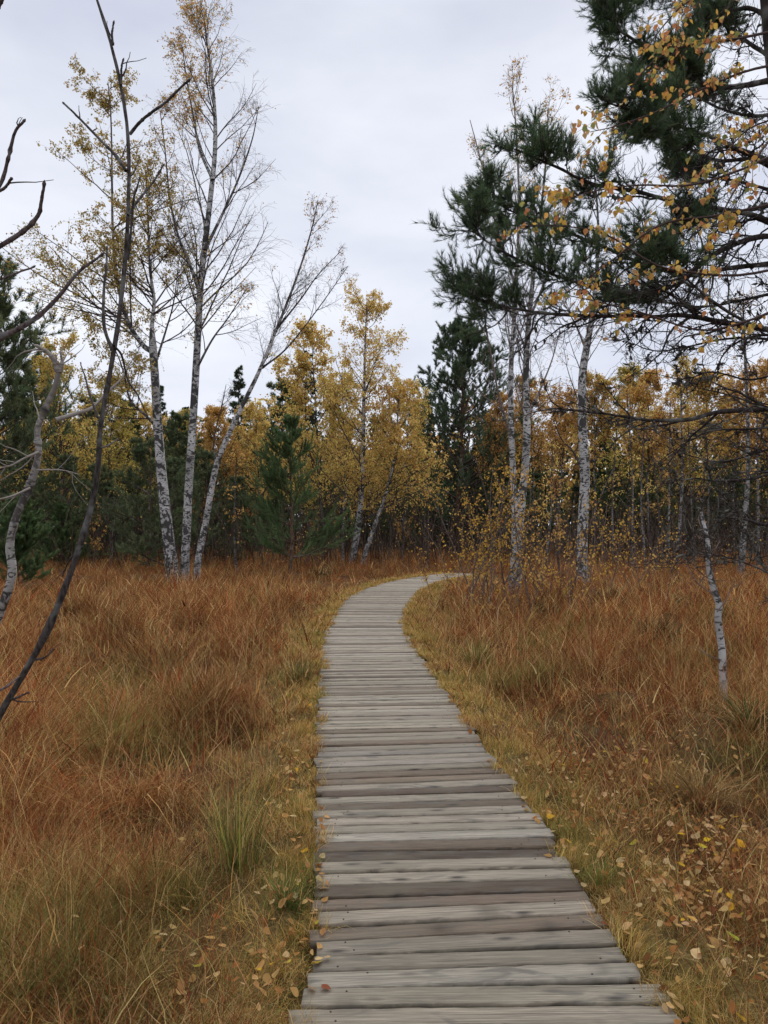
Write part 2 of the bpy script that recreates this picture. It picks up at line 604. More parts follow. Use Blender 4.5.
def boardwalk():
    rng = np.random.default_rng(5)
    root = thing('boardwalk', (PATH[0][0], PATH[0][1], 0), 'weathered grey plank boardwalk curving away through the rusty grass', 'boardwalk')
    org = np.array([PATH[0][0], PATH[0][1], 0.0])
    g = Geo()
    tg = norm(np.gradient(PATH, axis=0))
    s = .05
    k = 0
    while s < PATH_S[-1] - .1:
        w = rng.uniform(.087, .099)
        if rng.random() < .12:
            w *= .82
        gap = rng.uniform(.013, .020)
        c = np.array([np.interp(s + w / 2, PATH_S, PATH[:, q]) for q in (0, 1)])
        t = norm(np.array([np.interp(s + w / 2, PATH_S, tg[:, q]) for q in (0, 1)]))
        a = rng.normal(0, .006)
        t = np.array([t[0] * math.cos(a) - t[1] * math.sin(a), t[0] * math.sin(a) + t[1] * math.cos(a)])
        r = np.array([t[1], -t[0]])
        hw = float(half_width(c[1]))
        near = c[1] < 2.62
        lo = -hw + rng.normal(0, .012)
        hi = hw + rng.normal(0, .012)
        nseg = 31 if c[1] < 4.5 else 9
        u = np.linspace(lo, hi, nseg)
        zt = rng.normal(0, .0022) + rng.normal(0, .0014) * np.sin(u * 2.5 + rng.uniform(0, 6))
        tilt = rng.normal(0, .008)
        # cross-section (across offset, height) with worn top edges
        h = .034
        b = rng.uniform(.003, .007)
        cs = np.array([(-w / 2, -h), (-w / 2, -b), (-w / 2 + b, 0), (0, .0012), (w / 2 - b, 0), (w / 2, -b), (w / 2, -h)])
        m = len(cs)
        edge = rng.normal(0, .0014, (nseg, m))
        edge[:, 3] *= .3
        A = cs[None, :, 0] + edge
        Zc = cs[None, :, 1] + zt[:, None] + cs[None, :, 0] * tilt
        U = np.repeat(u[:, None], m, 1)
        U[0] += rng.normal(0, .004, m)
        U[-1] += rng.normal(0, .004, m)
        v = np.empty((nseg, m, 3))
        v[..., 0] = c[0] + r[0] * U + t[0] * A
        v[..., 1] = c[1] + r[1] * U + t[1] * A
        v[..., 2] = Zc
        gc = np.stack([U, A, np.full_like(U, k * 3.17)], -1)
        base = lin((149, 138, 120)) if rng.random() > .2 else lin((114, 99, 82))
        if rng.random() < .1:
            base = lin((88, 74, 60))
        if rng.random() < .15:
            base = lin((160, 150, 134))
        base = base * (1 + rng.normal(0, .11)) * (1 + rng.normal(0, .008, 3)) * .76
        # damp stains and worn knots that three of the near boards carry
        base = np.repeat(base[None], nseg * m, 0).reshape(nseg, m, 3)
        for sx_, sy_, sl_, sa_ in STAINS:
            q_ = ((v[..., 0] - sx_) / sl_) ** 2 + ((v[..., 1] - sy_) / .055) ** 2
            base = base * (1 - sa_ * np.exp(-q_ * 1.4))[..., None]
        base = base.reshape(-1, 3)
        i = (np.arange(nseg - 1)[:, None] * m)
        j = np.arange(m)[None]
        j2 = (j + 1) % m
        f = np.stack([i + j, i + m + j, i + m + j2, i + j2], -1).reshape(-1, 4)
        e0 = np.array([np.arange(m)])
        e1 = np.array([np.arange(m)[::-1] + (nseg - 1) * m])
        g.add(v - org, [f, e0, e1], base, gc)
        # nail heads
        if c[1] < 12:
            for e in (-hw + .14, hw - .14):
                for q in (-.022, .024):
                    if rng.random() < .45:
                        continue
                    uu, qq = e + rng.normal(0, .03), q + rng.normal(0, .006)
                    p = np.array([c[0] + r[0] * uu + t[0] * qq, c[1] + r[1] * uu + t[1] * qq, float(np.interp(uu, u, zt)) + qq * tilt + .0028])
                    th = np.arange(7) * 2 * math.pi / 7
                    rr = .0036
                    top = np.stack([p[0] + rr * np.cos(th), p[1] + rr * np.sin(th), np.full(7, p[2])], 1)
                    bot = top - np.array([0, 0, .004])
                    sd = np.stack([np.arange(7), (np.arange(7) + 1) % 7, (np.arange(7) + 1) % 7 + 7, np.arange(7) + 7], 1)[:, ::-1]
                    g.add(np.vstack([top, bot]) - org, [np.array([np.arange(7)]), sd], (.03, .025, .02), None, 1)
        s += w + gap
        k += 1
    g.build('decking', [M_WOOD, M_NAIL], root)
    for sd in (-.4, .4):
        gb = Geo()
        n = 160
        q = np.linspace(0, len(PATH) - 1, n).astype(int)
        pr = np.stack([tg[q, 1], -tg[q, 0]], 1)
        cc = PATH[q] + pr * sd
        cs = np.array([(-.045, -.037), (.045, -.037), (.045, -.15), (-.045, -.15)])
        v = np.empty((n, 4, 3))
        for a, (o_, z_) in enumerate(cs):
            v[:, a, :2] = cc + pr * o_
            v[:, a, 2] = z_
        i = np.arange(n - 1)[:, None] * 4
        j = np.arange(4)[None]
        f = np.stack([i + j, i + 4 + j, i + 4 + (j + 1) % 4, i + (j + 1) % 4], -1).reshape(-1, 4)
        gcb = np.zeros((n, 4, 3))
        gcb[..., 0] = np.linspace(0, 40, n)[:, None]
        gcb[..., 1] = np.arange(4)[None] * .05
        gb.add(v - org, [f, np.array([[0, 1, 2, 3]]), np.array([[3, 2, 1, 0]]) + (n - 1) * 4], lin((90, 82, 72)), gcb)
        gb.build('support_beam', M_WOOD, root)


boardwalk()


# ------------------------------------------------------------------ grass
def blades(geo, rng, base, h, w, az, lean, col, segs=3, curl=1.0, tipcol=None):
    B = len(base)
    tt = np.linspace(0, 1, segs + 1)
    dirh = np.stack([np.cos(az), np.sin(az), np.zeros(B)], 1)
    sa = az + math.pi / 2 + rng.normal(0, .9, B)
    side = np.stack([np.cos(sa), np.sin(sa), np.zeros(B)], 1)
    v = np.empty((B, segs + 1, 2, 3))
    ang0 = lean * .25
    pos = base.copy()
    for i, t in enumerate(tt):
        if i:
            az = az + rng.normal(0, .35, B)
            dirh = np.stack([np.cos(az), np.sin(az), np.zeros(B)], 1)
            a = ang0 + lean * (t ** 1.0) * curl
            pos = pos + (dirh * np.sin(a)[:, None] + np.array([0, 0, 1.0]) * np.cos(a)[:, None]) * (h / segs)[:, None]
        ww = (w * (1 - .85 * t ** 1.5))[:, None] * .5
        v[:, i, 0] = pos - side * ww
        v[:, i, 1] = pos + side * ww
    o = (np.arange(B) * (segs + 1) * 2)[:, None, None]
    i = (np.arange(segs) * 2)[None, :, None]
    f = (o + i + np.array([[[0, 1, 3, 2]]])).reshape(-1, 4)
    if tipcol is None:
        c = np.repeat(col, (segs + 1) * 2, 0)
    else:
        wt = tt[None, :, None] ** .8
        c = col[:, None, :] * (1 - wt) + tipcol[:, None, :] * wt
        c = np.repeat(c[:, :, None, :], 2, 2).reshape(-1, 3)
    geo.add(v, f, c)


RUST = [(148, 86, 48), (124, 66, 40), (160, 104, 62), (98, 54, 36), (172, 130, 86), (132, 68, 42), (116, 58, 36)]
STRAW = [(206, 178, 126), (184, 154, 104), (160, 132, 84), (196, 160, 100)]
OLIVE = [(136, 124, 68), (152, 136, 76), (114, 110, 58), (162, 144, 82)]
GREEN = [(92, 100, 50), (106, 112, 56), (80, 86, 46), (122, 120, 64)]
GOLD = [(204, 164, 96), (186, 146, 82), (172, 148, 84), (212, 178, 118)]


def grass_colour(rng, x, y, pd, side):
    n = len(x)
    gn = snoise(x, y, .8, 7) + .5 * snoise(x, y, .28, 8)
    rust = pal(RUST, n, rng, .24)
    straw = pal(STRAW, n, rng, .2)
    olive = pal(OLIVE, n, rng, .12)
    green = pal(GREEN, n, rng, .14)
    c = rust.copy()
    u = rng.random(n)
    # straw rides along
    ps = .17 + .28 * sstep(.2, .9, snoise(x, y, 1.3, 11)) + .12 * sstep(9, 3, y)
    c = np.where((u < ps)[:, None], straw, c)
    u = rng.random(n)
    po = .08 + .45 * sstep(.25, .95, gn) * sstep(26, 6, y)
    po = po + .35 * (1 - sstep(.1, .8, pd))
    leftlow = sstep(3.7, 2.8, y) * (side < 0)
    po = po + .1 * leftlow + .18 * (side > 0) * sstep(8, 4.5, y)
    c = np.where((u < po)[:, None], olive, c)
    c = c * (.96 + .34 * snoise(x, y, .75, 71) + .24 * snoise(x, y, .3, 72)).clip(.4, 1.7)[:, None]
    u = rng.random(n)
    pg = .4 * sstep(.5, 1.0, gn) * sstep(22, 5, y) + .10 * leftlow
    c = np.where((u < pg)[:, None], green, c)
    return c


def grass_height(x, y, pd, side):
    far_in = .40 * sstep(19.5, 22, y) * sstep(.04, .3, pd)
    left = .05 + .43 * sstep(.25, 1.15, pd) * (1 - .4 * sstep(4.2, 2.6, y)) + .07 * snoise(x, y, .9, 4)
    right = .05 + .13 * sstep(.05, .7, pd) + .27 * sstep(6.2, 9.0, y + pd * .5) * sstep(.3, 1.4, pd) + .05 * snoise(x, y, .7, 6)
    right = np.maximum(right, far_in)
    hol = .16 + 1.0 * sstep(-.6, .5, snoise(x, y, .36, 41) + .6 * snoise(x, y, .85, 42))
    return np.maximum(np.where(side < 0, left, right) * hol, .035)


def scatter(rng, n, d0, d1, margin=1.22):
    y = rng.uniform(d0, d1, n)
    hw = y * .516 * margin + .8
    return rng.uniform(-1, 1, n) * hw, y


def make_grass():
    rng = np.random.default_rng(9)
    g = Geo()
    for (d0, d1, n, ntus, per, segs) in ((1.7, 4.8, 110000, 300, 60, 3), (1.7, 8, 60000, 2600, 95, 4), (8, 18, 50000, 3000, 60, 3), (18, 46, 80000, 4200, 28, 2)):
        x, y = scatter(rng, n, d0, d1)
        tx, ty = scatter(rng, ntus, d0, d1)
        sp = rng.uniform(.05, .13, ntus)
        th = rng.uniform(.65, 1.3, ntus)
        idx = np.repeat(np.arange(ntus), per)
        rr = np.abs(rng.normal(0, 1, len(idx))) * sp[idx]
        aa = rng.uniform(0, 2 * math.pi, len(idx))
        bx, by = tx[idx] + rr * np.cos(aa), ty[idx] + rr * np.sin(aa)
        X_ = np.concatenate([x, bx])
        Y_ = np.concatenate([y, by])
        AZ = np.concatenate([rng.uniform(0, 2 * math.pi, n), aa + rng.normal(0, .5, len(aa))])
        TUS = np.concatenate([np.zeros(n), np.ones(len(aa))])
        thue = np.concatenate([np.full(n, -1), idx])
        pd, side = path_dist(X_, Y_)
        keep = (pd > .03) & (Y_ > 1.2)
        # bare and matted patches on the leafy right-hand side
        bare = (side > 0) * sstep(7.5, 6, Y_) * sstep(.35, .6, pd) * .5
        keep &= rng.random(len(X_)) > bare
        X_, Y_, AZ, TUS, pd, side, thue = (q[keep] for q in (X_, Y_, AZ, TUS, pd, side, thue))
        m = len(X_)
        tid = np.maximum(thue, 0).astype(int)
        rad = np.where(thue >= 0, np.hypot(X_ - tx[tid], Y_ - ty[tid]) / sp[tid], 0)
        H = grass_height(X_, Y_, pd, side) * rng.uniform(.6, 1.15, m) * np.where(thue >= 0, 1.25 * th[tid], .62)
        H = np.maximum(H, .05 * rng.uniform(.5, 1.3, m))
        lean = np.where(thue >= 0, .25 + .55 * rad + np.abs(rng.normal(.2, .35, m)), np.abs(rng.normal(1.25, .55, m)))
        mat = ((side > 0) & (Y_ < 7.5)) | (pd < .5)
        lean = np.where(mat & (rng.random(m) < .6), rng.uniform(.8, 2.0, m), lean)
        # patches combed over by the wind
        comb = sstep(.3, .8, snoise(X_, Y_, 1.0, 15)) * (side < 0)
        lean = lean + comb * rng.uniform(.2, .8, m)
        azc = 2.2 * snoise(X_, Y_, 1.7, 21)
        AZ = np.where(rng.random(m) < comb * .7, azc + rng.normal(0, .35, m), AZ)
        C = grass_colour(rng, X_, Y_, pd, side)
        tm = np.random.default_rng(3).normal(1, .26, ntus).clip(.45, 1.7)
        C = C * np.where(thue >= 0, tm[np.maximum(thue, 0)], 1)[:, None]
        W = np.maximum(.0019, .00056 * Y_) * np.exp(rng.normal(-.08, .42, m))
        if d0 > 10:
            C = C * .7 + C.mean(0) * .3
        base = np.stack([X_, Y_, gz(X_, Y_, pd) - .02], 1)
        tip = C * rng.uniform(.85, 1.25, (m, 1))
        blades(g, rng, base, H, W, AZ, lean, C, segs, 1.0, tip)
    # broken and matted stems lying through the rest
    n = 30000
    y = 2.0 + 18 * rng.random(n) ** 1.4
    x = rng.uniform(-1, 1, n) * (y * .6 + .6)
    pd, side = path_dist(x, y)
    k = pd > .12
    x, y, pd, side = x[k], y[k], pd[k], side[k]
    m = len(x)
    zz = gz(x, y, pd) + grass_height(x, y, pd, side) * rng.uniform(.1, .8, m)
    blades(g, rng, np.stack([x, y, zz], 1), rng.uniform(.10, .34, m), np.maximum(.0022, .0007 * y) * np.exp(rng.normal(0, .45, m)), rng.uniform(0, 6.28, m), rng.uniform(1.1, 2.0, m),
           pal(STRAW + RUST + [(88, 58, 40), (74, 50, 38)], m, rng, .22), 3, .35)
    # pale seed stalks standing over the rest
    n = 5200
    y = rng.uniform(3.6, 16, n)
    x = rng.uniform(-1, 1, n) * (y * .6 + .6)
    pd, side = path_dist(x, y)
    k = (pd > .35) & ((side < 0) | (y > 6.5) | (rng.random(n) < .25))
    x, y, pd = x[k], y[k], pd[k]
    m = len(x)
    blades(g, rng, np.stack([x, y, gz(x, y, pd)], 1), rng.uniform(.3, .68, m), np.maximum(.0018, .0005 * y), rng.uniform(0, 6.28, m), np.abs(rng.normal(.35, .35, m)), pal(STRAW + RUST[4:5], m, rng, .15), 5)
    o = g.build('tall_grass', M_GRASS)
    tag(o, 'dense rusty brown bog grass covering the ground both sides of the boardwalk', 'grass')
    o['kind'] = 'stuff'

    # short golden green turf along the edges of the boards
    g = Geo()
    n = 190000
    i = np.minimum((rng.random(n) ** 1.3 * 540).astype(int) + 158, 698)
    tg = norm(np.gradient(PATH, axis=0))
    sd = np.where(rng.random(n) < .5, -1, 1)
    off = np.abs(rng.normal(0, .17, n)) * np.where(rng.random(n) < .25, 2.6, 1)
    off = np.where(sd > 0, off * 1.35, off)
    hw = half_width(PATH[i, 1]) + off - .08
    X_ = PATH[i, 0] + tg[i, 1] * sd * hw + rng.normal(0, .02, n)
    Y_ = PATH[i, 1] - tg[i, 0] * sd * hw + rng.normal(0, .03, n)
    cl = snoise(X_, Y_, .16, 30) + snoise(X_, Y_, .07, 33) * .6
    keep = rng.random(n) < sstep(-.7, .35, cl)
    X_, Y_, cl, sd = X_[keep], Y_[keep], cl[keep], sd[keep]
    pd, side = path_dist(X_, Y_)
    k2 = pd > -.09 * np.clip(snoise(X_, Y_, .12, 61) + .1, 0, 1) - .012
    X_, Y_, cl, pd, side = X_[k2], Y_[k2], cl[k2], pd[k2], side[k2]
    m = len(X_)
    H = (.045 + .075 * sstep(-.4, .9, cl) + .04 * sstep(.05, .4, pd)) * rng.uniform(.5, 1.3, m)
    C = pal(GOLD + OLIVE[:2], m, rng, .24)
    hue = snoise(X_, Y_, .35, 31)
    C = np.where((rng.random(m) < .6 * sstep(.2, .8, hue))[:, None], pal(OLIVE + GREEN[1:2], m, rng, .12), C)
    C = np.where((rng.random(m) < .8 * sstep(.0, .6, -hue))[:, None], pal(STRAW + RUST[:2], m, rng, .12), C)
    W = np.maximum(.0019, .00075 * Y_) * rng.uniform(.7, 1.3, m)
    tang = snoise(X_, Y_, .3, 37) * 4
    blades(g, rng, np.stack([X_, Y_, np.where(pd < .03, -.035, gz(X_, Y_, pd)) - .005], 1), H, W, tang + rng.normal(0, 1.2, m), np.abs(rng.normal(.9, .45, m)), C, 3)
    o = g.build('edge_grass', M_GRASS)
    tag(o, 'short golden green turf fringing the edges of the boardwalk', 'grass')
    o['kind'] = 'stuff'


make_grass()


def sedge(px, py, label, size=.4, n=170, cols=GREEN, name='sedge_tuft', sp=.07, ln=.65):
    rng = np.random.default_rng(int(px * 7 + py))
    n = int(n * 1.7)
    d = (EYE + .12) * F / (py - HY)
    x, y = (px - CX) * d / F, d
    z = gz1(x, y)
    a = rng.uniform(0, 2 * math.pi, n)
    r = np.abs(rng.normal(0, sp, n))
    base = np.stack([r * np.cos(a), r * np.sin(a), np.full(n, -.02)], 1)
    g = Geo()
    C = pal(cols, n, rng, .16)
    C = np.where((rng.random(n) < .22)[:, None], pal(STRAW + RUST[:1], n, rng, .1), C)
    W = np.maximum(.0030, .0011 * d) * rng.uniform(.7, 1.3, n)
    blades(g, rng, base, size * rng.uniform(.5, 1.1, n), W, a + rng.normal(0, .45, n), np.abs(rng.normal(ln, .3, n)), C, 5, 1.0, C * rng.uniform(.9, 1.5, (n, 1)))
    o = g.build(name, M_GRASS)
    o.location = (x, y, z)
    tag(o, label, 'heather' if name[0] == 'h' else 'grass tuft', 'dark heather clumps' if name[0] == 'h' else 'green sedge tufts in the brown grass')


sedge(478, 668, 'dark green sedge tuft beside the boardwalk before its bend', .42, 190)
sedge(545, 652, 'broad low green tuft in front of the leafy saplings', .32, 220, sp=.17)
sedge(750, 735, 'arching dark green tuft near the foot of the small white birch', .5, 260, [(70, 80, 48), (86, 92, 54), (60, 70, 42)], ln=1.1)
sedge(235, 880, 'upright green and yellow blade tuft between tall rusty grass and the boards', .46, 120, GREEN + [(170, 160, 80)], ln=.35)
sedge(18, 1010, 'green grass tuft in the near corner under the dark leaning sapling', .34, 240, sp=.1)
sedge(285, 925, 'short deep green tuft close against the near boards', .17, 160, [(92, 104, 54), (104, 112, 60)], sp=.05)
sedge(130, 985, 'sprawling green tuft with fallen leaves around it, left foreground', .3, 170, GREEN + OLIVE, sp=.1, ln=.9)
sedge(600, 905, 'small fresh green tuft beside the pile of fallen leaves', .15, 120, [(112, 118, 58), (124, 128, 66)], sp=.04)
sedge(700, 800, 'matted straw and brown tussock above the fallen leaves', .42, 300, [(150, 124, 80), (128, 100, 62), (110, 88, 58)], sp=.09, ln=1.25)
sedge(300, 690, 'dark hollow tuft of green blades along the left bank of the boards', .36, 150, [(84, 88, 50), (104, 92, 54)], sp=.08)

for hx, hy, hl in ((607, 612, 'dark low heather clump in front of the single white trunk'), (548, 622, 'dark low heather clump in front of the twiggy saplings'),
                   (655, 640, 'dark brown heather clump in the rusty grass left of the small crooked birch'), (690, 612, 'dark brown heather clump behind the small crooked birch'),
                   (320, 578, 'dark green heather clump on the bank just before the curve')):
    sedge(hx, hy, hl, .42, 420, [(70, 66, 46), (86, 72, 50), (64, 56, 42), (78, 78, 50)], 'heather_bush', .19, .7)

# ------------------------------------------------------------------ fallen leaves
LITTER = [(206, 170, 112), (190, 146, 92), (172, 122, 72), (214, 184, 134), (148, 98, 58), (200, 156, 98), (132, 88, 56)]
LITTER_Y = [(226, 182, 60), (214, 170, 64), (196, 176, 76)]


def leaf_mesh(geo, rng, pos, size, col, tilt=.35):
    """flat lying ovate leaves, curled a little"""
    B = len(pos)
    az = rng.uniform(0, 2 * math.pi, B)
    d = np.stack([np.cos(az), np.sin(az), rng.normal(0, tilt, B)], 1)
    d = norm(d)
    s = np.stack([-np.sin(az), np.cos(az), rng.normal(0, tilt, B)], 1)
    s = norm(s)
    n = np.cross(d, s)
    L = np.broadcast_to(size, (B,))[:, None] * rng.uniform(.7, 1.25, (B, 1))
    cu = rng.uniform(-.1, .45, (B, 1))
    wd = rng.uniform(.8, 1.1, (B, 1))

    def q(a, b):
        return pos + d * L * (a - .45) + s * L * b * wd + n * L * cu * (b * b * 2.2 + (a - .5) ** 2 * .8)
    cols = [q(0, 0), q(.1, -.24), q(.3, -.38), q(.6, -.29), q(.83, -.12), q(1, 0), q(.83, .12), q(.6, .29), q(.3, .38), q(.1, .24), q(.3, 0), q(.62, 0), q(-.22, .02), q(-.22, -.01)]
    v = np.stack(cols, 1)
    o = (np.arange(B) * 14)[:, None]
    T = [(10, 0, 1), (10, 1, 2), (10, 2, 3), (10, 3, 11), (11, 3, 4), (11, 4, 5), (11, 5, 6), (11, 6, 7), (11, 7, 10), (10, 7, 8), (10, 8, 9), (10, 9, 0), (0, 12, 13)]
    f = [o + np.array([t]) for t in T]
    cc = np.repeat(col[:, None, :], 14, 1) * rng.uniform(.78, 1.12, (B, 14, 1))
    geo.add(v, f, cc.reshape(-1, 3))


def litter():
    rng = np.random.default_rng(31)
    g = Geo()
    xs_, ys_ = [], []

    def blob(px, py, sx, sy, n):
        qx, qy = rng.normal(px, sx, n), rng.normal(py, sy, n)
        ok = qy > 600
        d = (EYE + .08) * F / (qy[ok] - HY)
        xs_.append((qx[ok] - CX) * d / F)
        ys_.append(d)
    blob(690, 860, 42, 40, 380)
    blob(640, 800, 45, 30, 170)
    blob(735, 930, 35, 50, 130)
    blob(600, 790, 30, 35, 80)
    blob(660, 760, 50, 14, 80)
    blob(655, 970, 22, 40, 26)
    blob(560, 800, 22, 45, 80)
    blob(500, 720, 26, 30, 26)
    blob(290, 790, 18, 40, 50)
    blob(295, 930, 20, 50, 50)
    blob(215, 985, 60, 22, 40)
    blob(150, 940, 60, 40, 40)
    # a thin scatter along both edges, all the way to the bend
    i = rng.integers(172, 690, 700)
    tg = norm(np.gradient(PATH, axis=0))
    sd = rng.choice([-1, 1], 700)
    hw = half_width(PATH[i, 1]) + np.abs(rng.normal(0.0, .16, 700)) - .05
    xs_.append(PATH[i, 0] + tg[i, 1] * sd * hw)
    ys_.append(PATH[i, 1] - tg[i, 0] * sd * hw)
    x, y = np.concatenate(xs_), np.concatenate(ys_)
    pd, side = path_dist(x, y)
    k = pd > -.06
    x, y, pd, side = x[k], y[k], pd[k], side[k]
    n = len(x)
    z = np.where(pd < .02, .012, gz(x, y, pd) + .045) + (pd > .02) * .4 * grass_height(x, y, pd, side) * rng.uniform(0, 1, n)
    C = pal(LITTER + LITTER_Y, n, rng, .12, [4, 4, 3, 3.5, 2, 3, 2, .25, .2, .3])
    leaf_mesh(g, rng, np.stack([x, y, z], 1), rng.uniform(.028, .046, n), C, .5)
    o = g.build('fallen_leaves', M_LEAF)
    tag(o, 'tan and brown fallen birch leaves scattered over the grass beside the boards', 'fallen leaves')
    o['kind'] = 'stuff'
    # the countable leaves: on the boards, and the bright ones in the grass
    spots = [(327, 960, 'tan fallen leaf on the left ends of the near boards'), (325, 902, 'pale leaf lying on the left plank ends, above a reddish one'),
             (323, 935, 'pale curled leaf on the left board ends between two others'), (326, 990, 'reddish leaf on the lowest left plank end'),
             (318, 872, 'pinkish tan leaf on the left edge of the boards, farthest of the near group'),
             (548, 858, 'single pale leaf on the right board ends beside dark planks'), (604, 926, 'rusty leaf on the right end of a dark plank'),
             (640, 970, 'tan leaf on the right plank end beside the turf fringe'), (566, 842, 'small tan leaf on the right board edge above the single pale one'),
             (524, 800, 'pale leaf at the right board edge halfway up the straight'), (490, 762, 'small leaf at the right board edge before the turn')]
    for (px, py, lab) in spots:
        d = EYE * F / (py - HY)
        r2 = np.random.default_rng(px * 13 + py)
        gl = Geo()
        col = pal([(144, 88, 64)] if 'r' == lab[0] else LITTER[:4], 1, r2, .06)
        leaf_mesh(gl, r2, np.zeros((1, 3)), np.array([.04]), col, .1)
        o = gl.build('fallen_leaf', M_LEAF)
        o.location = ((px - CX) * d / F, d, .012)
        tag(o, lab, 'fallen leaf', 'leaves fallen on the boardwalk')
    for (px, py, c, lab) in [(681, 838, (228, 180, 48), 'large bright yellow leaf standing up in the grass above the leaf pile'),
                             (707, 843, (232, 196, 60), 'yellow leaf lying just behind the pile of tan leaves, beside a lone upright one'),
                             (741, 848, (222, 168, 56), 'orange yellow leaf on the far edge of the leaf pile beside tan ones'),
                             (702, 850, (220, 200, 70), 'small lemon yellow leaf just below a larger yellow one'),
                             (692, 953, (224, 176, 96), 'large golden tan leaf on the turf below the leaf pile'),
                             (733, 948, (178, 180, 72), 'yellow green leaf in the hollow below the leaf pile')]:
        d = (EYE + .05) * F / (py - HY)
        r2 = np.random.default_rng(px * 13 + py)
        gl = Geo()
        leaf_mesh(gl, r2, np.zeros((1, 3)), np.array([.055]), pal([c], 1, r2, .04), .5)
        o = gl.build('fallen_leaf', M_LEAF)
        x = (px - CX) * d / F
        o.location = (x, d, gz1(x, d) + .10)
        tag(o, lab, 'fallen leaf', 'bright leaves fallen in the grass')


litter()

# ------------------------------------------------------------------ tree builders
TWIG = lin((66, 54, 50))
TWIG_GREY = lin((108, 96, 90))
YELLOW = [(222, 190, 104), (230, 200, 116), (210, 174, 98), (196, 164, 100), (216, 184, 118)]
ORANGE = [(210, 168, 92), (196, 150, 84), (216, 178, 104), (176, 134, 80), (202, 166, 104)]
OLIVEY = [(184, 166, 88), (164, 152, 84), (200, 176, 96), (150, 140, 82), (206, 178, 98)]
BROWNY = [(180, 138, 86), (192, 152, 94), (160, 122, 80), (202, 164, 104)]
PINE = [(94, 106, 78), (106, 116, 84), (86, 96, 72), (114, 122, 88)]
SPRUCE = [(76, 90, 68), (86, 100, 74), (68, 80, 62)]


def stem(pts, r0, r1, n=26, wob=0.0, rng=None, fis=0.0, fish=1.5):
    p = catmull(pts, n)
    if wob and rng is not None:
        p = p + rng.normal(0, wob, p.shape) * np.linspace(0.2, 1, n)[:, None]
    r = r0 + (r1 - r0) * np.linspace(0, 1, n) ** .8
    r[0] *= 1.25
    return p, r


def birch(root, rng, stems, nl1, len1, ang1, up1, n2, n3, nleaf, leafsize, palette, org, t1=(.3, .98), droop=-.5, twig=TWIG, r3=.0028, fis=.6, leafw=None, k=9, bark=None):
    """stems: list of (path, radii).  white trunk and limbs + fine twigs in one part, the leaves in another"""
    g = Geo()
    N = 26
    SP, SR = [], []
    for p, r in stems:
        q = np.linspace(0, len(p) - 1, N)
        pr = np.stack([np.interp(q, np.arange(len(p)), p[:, a]) for a in range(3)], 1)
        rr = np.interp(q, np.arange(len(p)), r)
        SP.append(pr)
        SR.append(rr)
        lens = np.concatenate([[0], np.cumsum(np.linalg.norm(np.diff(p, axis=0), axis=1))])
        gg = np.zeros((1, len(p), k, 3))
        gg[0, :, :, 0] = r[:, None]
        gg[0, :, :, 2] = (fis * (1 - sstep(.7, 2.4, p[:, 2] - p[0, 2])))[:, None]
        tubes(g, p - org, r, k, twig, gg)
    SP, SR = np.array(SP), np.array(SR)
    ln = np.linalg.norm(np.diff(SP, axis=1), axis=2).sum(1)
    ns = len(SP)
    cnt = np.maximum((nl1 * ln / ln.sum()).astype(int), 1)
    idx = np.repeat(np.arange(ns), cnt)
    t = rng.uniform(0, 1, len(idx)) * (t1[1] - t1[0]) + t1[0]
    t = np.where(idx > 0, rng.uniform(.15, .98, len(idx)), t)
    L = len1 * (1.15 - .85 * t ** 1.5) * rng.uniform(.55, 1.2, len(idx)) * np.clip(ln[idx] / ln.max() + .2, .4, 1)
    p1, r1 = grow(rng, SP, SR, idx, t, L, ang1 * rng.uniform(.8, 1.2, len(idx)), up1, .09, 8, .0075, .004)
    tubes(g, p1 - org, r1, 5, twig)
    allp = [p1]
    i2 = np.repeat(np.arange(len(p1)), n2)
    t2 = rng.uniform(.15, .98, len(i2))
    L2 = L[i2] * .5 * (1.2 - .8 * t2) * rng.uniform(.5, 1.2, len(i2))
    p2, r2 = grow(rng, p1, r1, i2, t2, L2, .75 * rng.uniform(.7, 1.3, len(i2)), up1 * .6, .10, 6, .005, r3)
    tubes(g, p2 - org, r2, 3, twig)
    tp = p2
    if n3:
        i3 = np.repeat(np.arange(len(p2)), n3)
        t3 = rng.uniform(.1, 1, len(i3))
        L3 = np.maximum(L2[i3] * .55 * rng.uniform(.5, 1.3, len(i3)), .18)
        p3, r3_ = grow(rng, p2, r2, i3, t3, L3, .7 * rng.uniform(.6, 1.4, len(i3)), droop, .12, 5, .002, r3)
        tubes(g, p3 - org, r3_, 3, twig)
        tp = p3
    tr = g.build('trunk', bark or M_BIRCH, root, smooth=True)
    if nleaf:
        gl = Geo()
        w = np.ones(len(tp))
        if leafw is not None:
            w = np.maximum(leafw(tp[:, -1]), 0)
        if w.sum() > 0:
            ch = rng.choice(len(tp), nleaf, p=w / w.sum())
            pos, _ = at_t(tp, ch, rng.uniform(.2, 1, nleaf))
            shade = rng.normal(1, .13, len(tp))[ch][:, None]
            leaves(gl, rng, pos + rng.normal(0, leafsize * .6, pos.shape) - org, leafsize, np.clip(pal(palette, nleaf, rng, .14) * shade, 0, .8), .5)
            gl.build('crown', M_LEAF, root)
    return tr


def straight(rng, H, lean=.04, n=14, x=0., y=0.):
    a = rng.uniform(0, 6.28)
    z = np.linspace(0, H, n)
    w = np.cumsum(rng.normal(0, .012 * H, (n, 2)) * .35, 0)
    return np.stack([x + w[:, 0] + lean * z * math.cos(a), y + w[:, 1] + lean * z * math.sin(a), z - .1], 1)


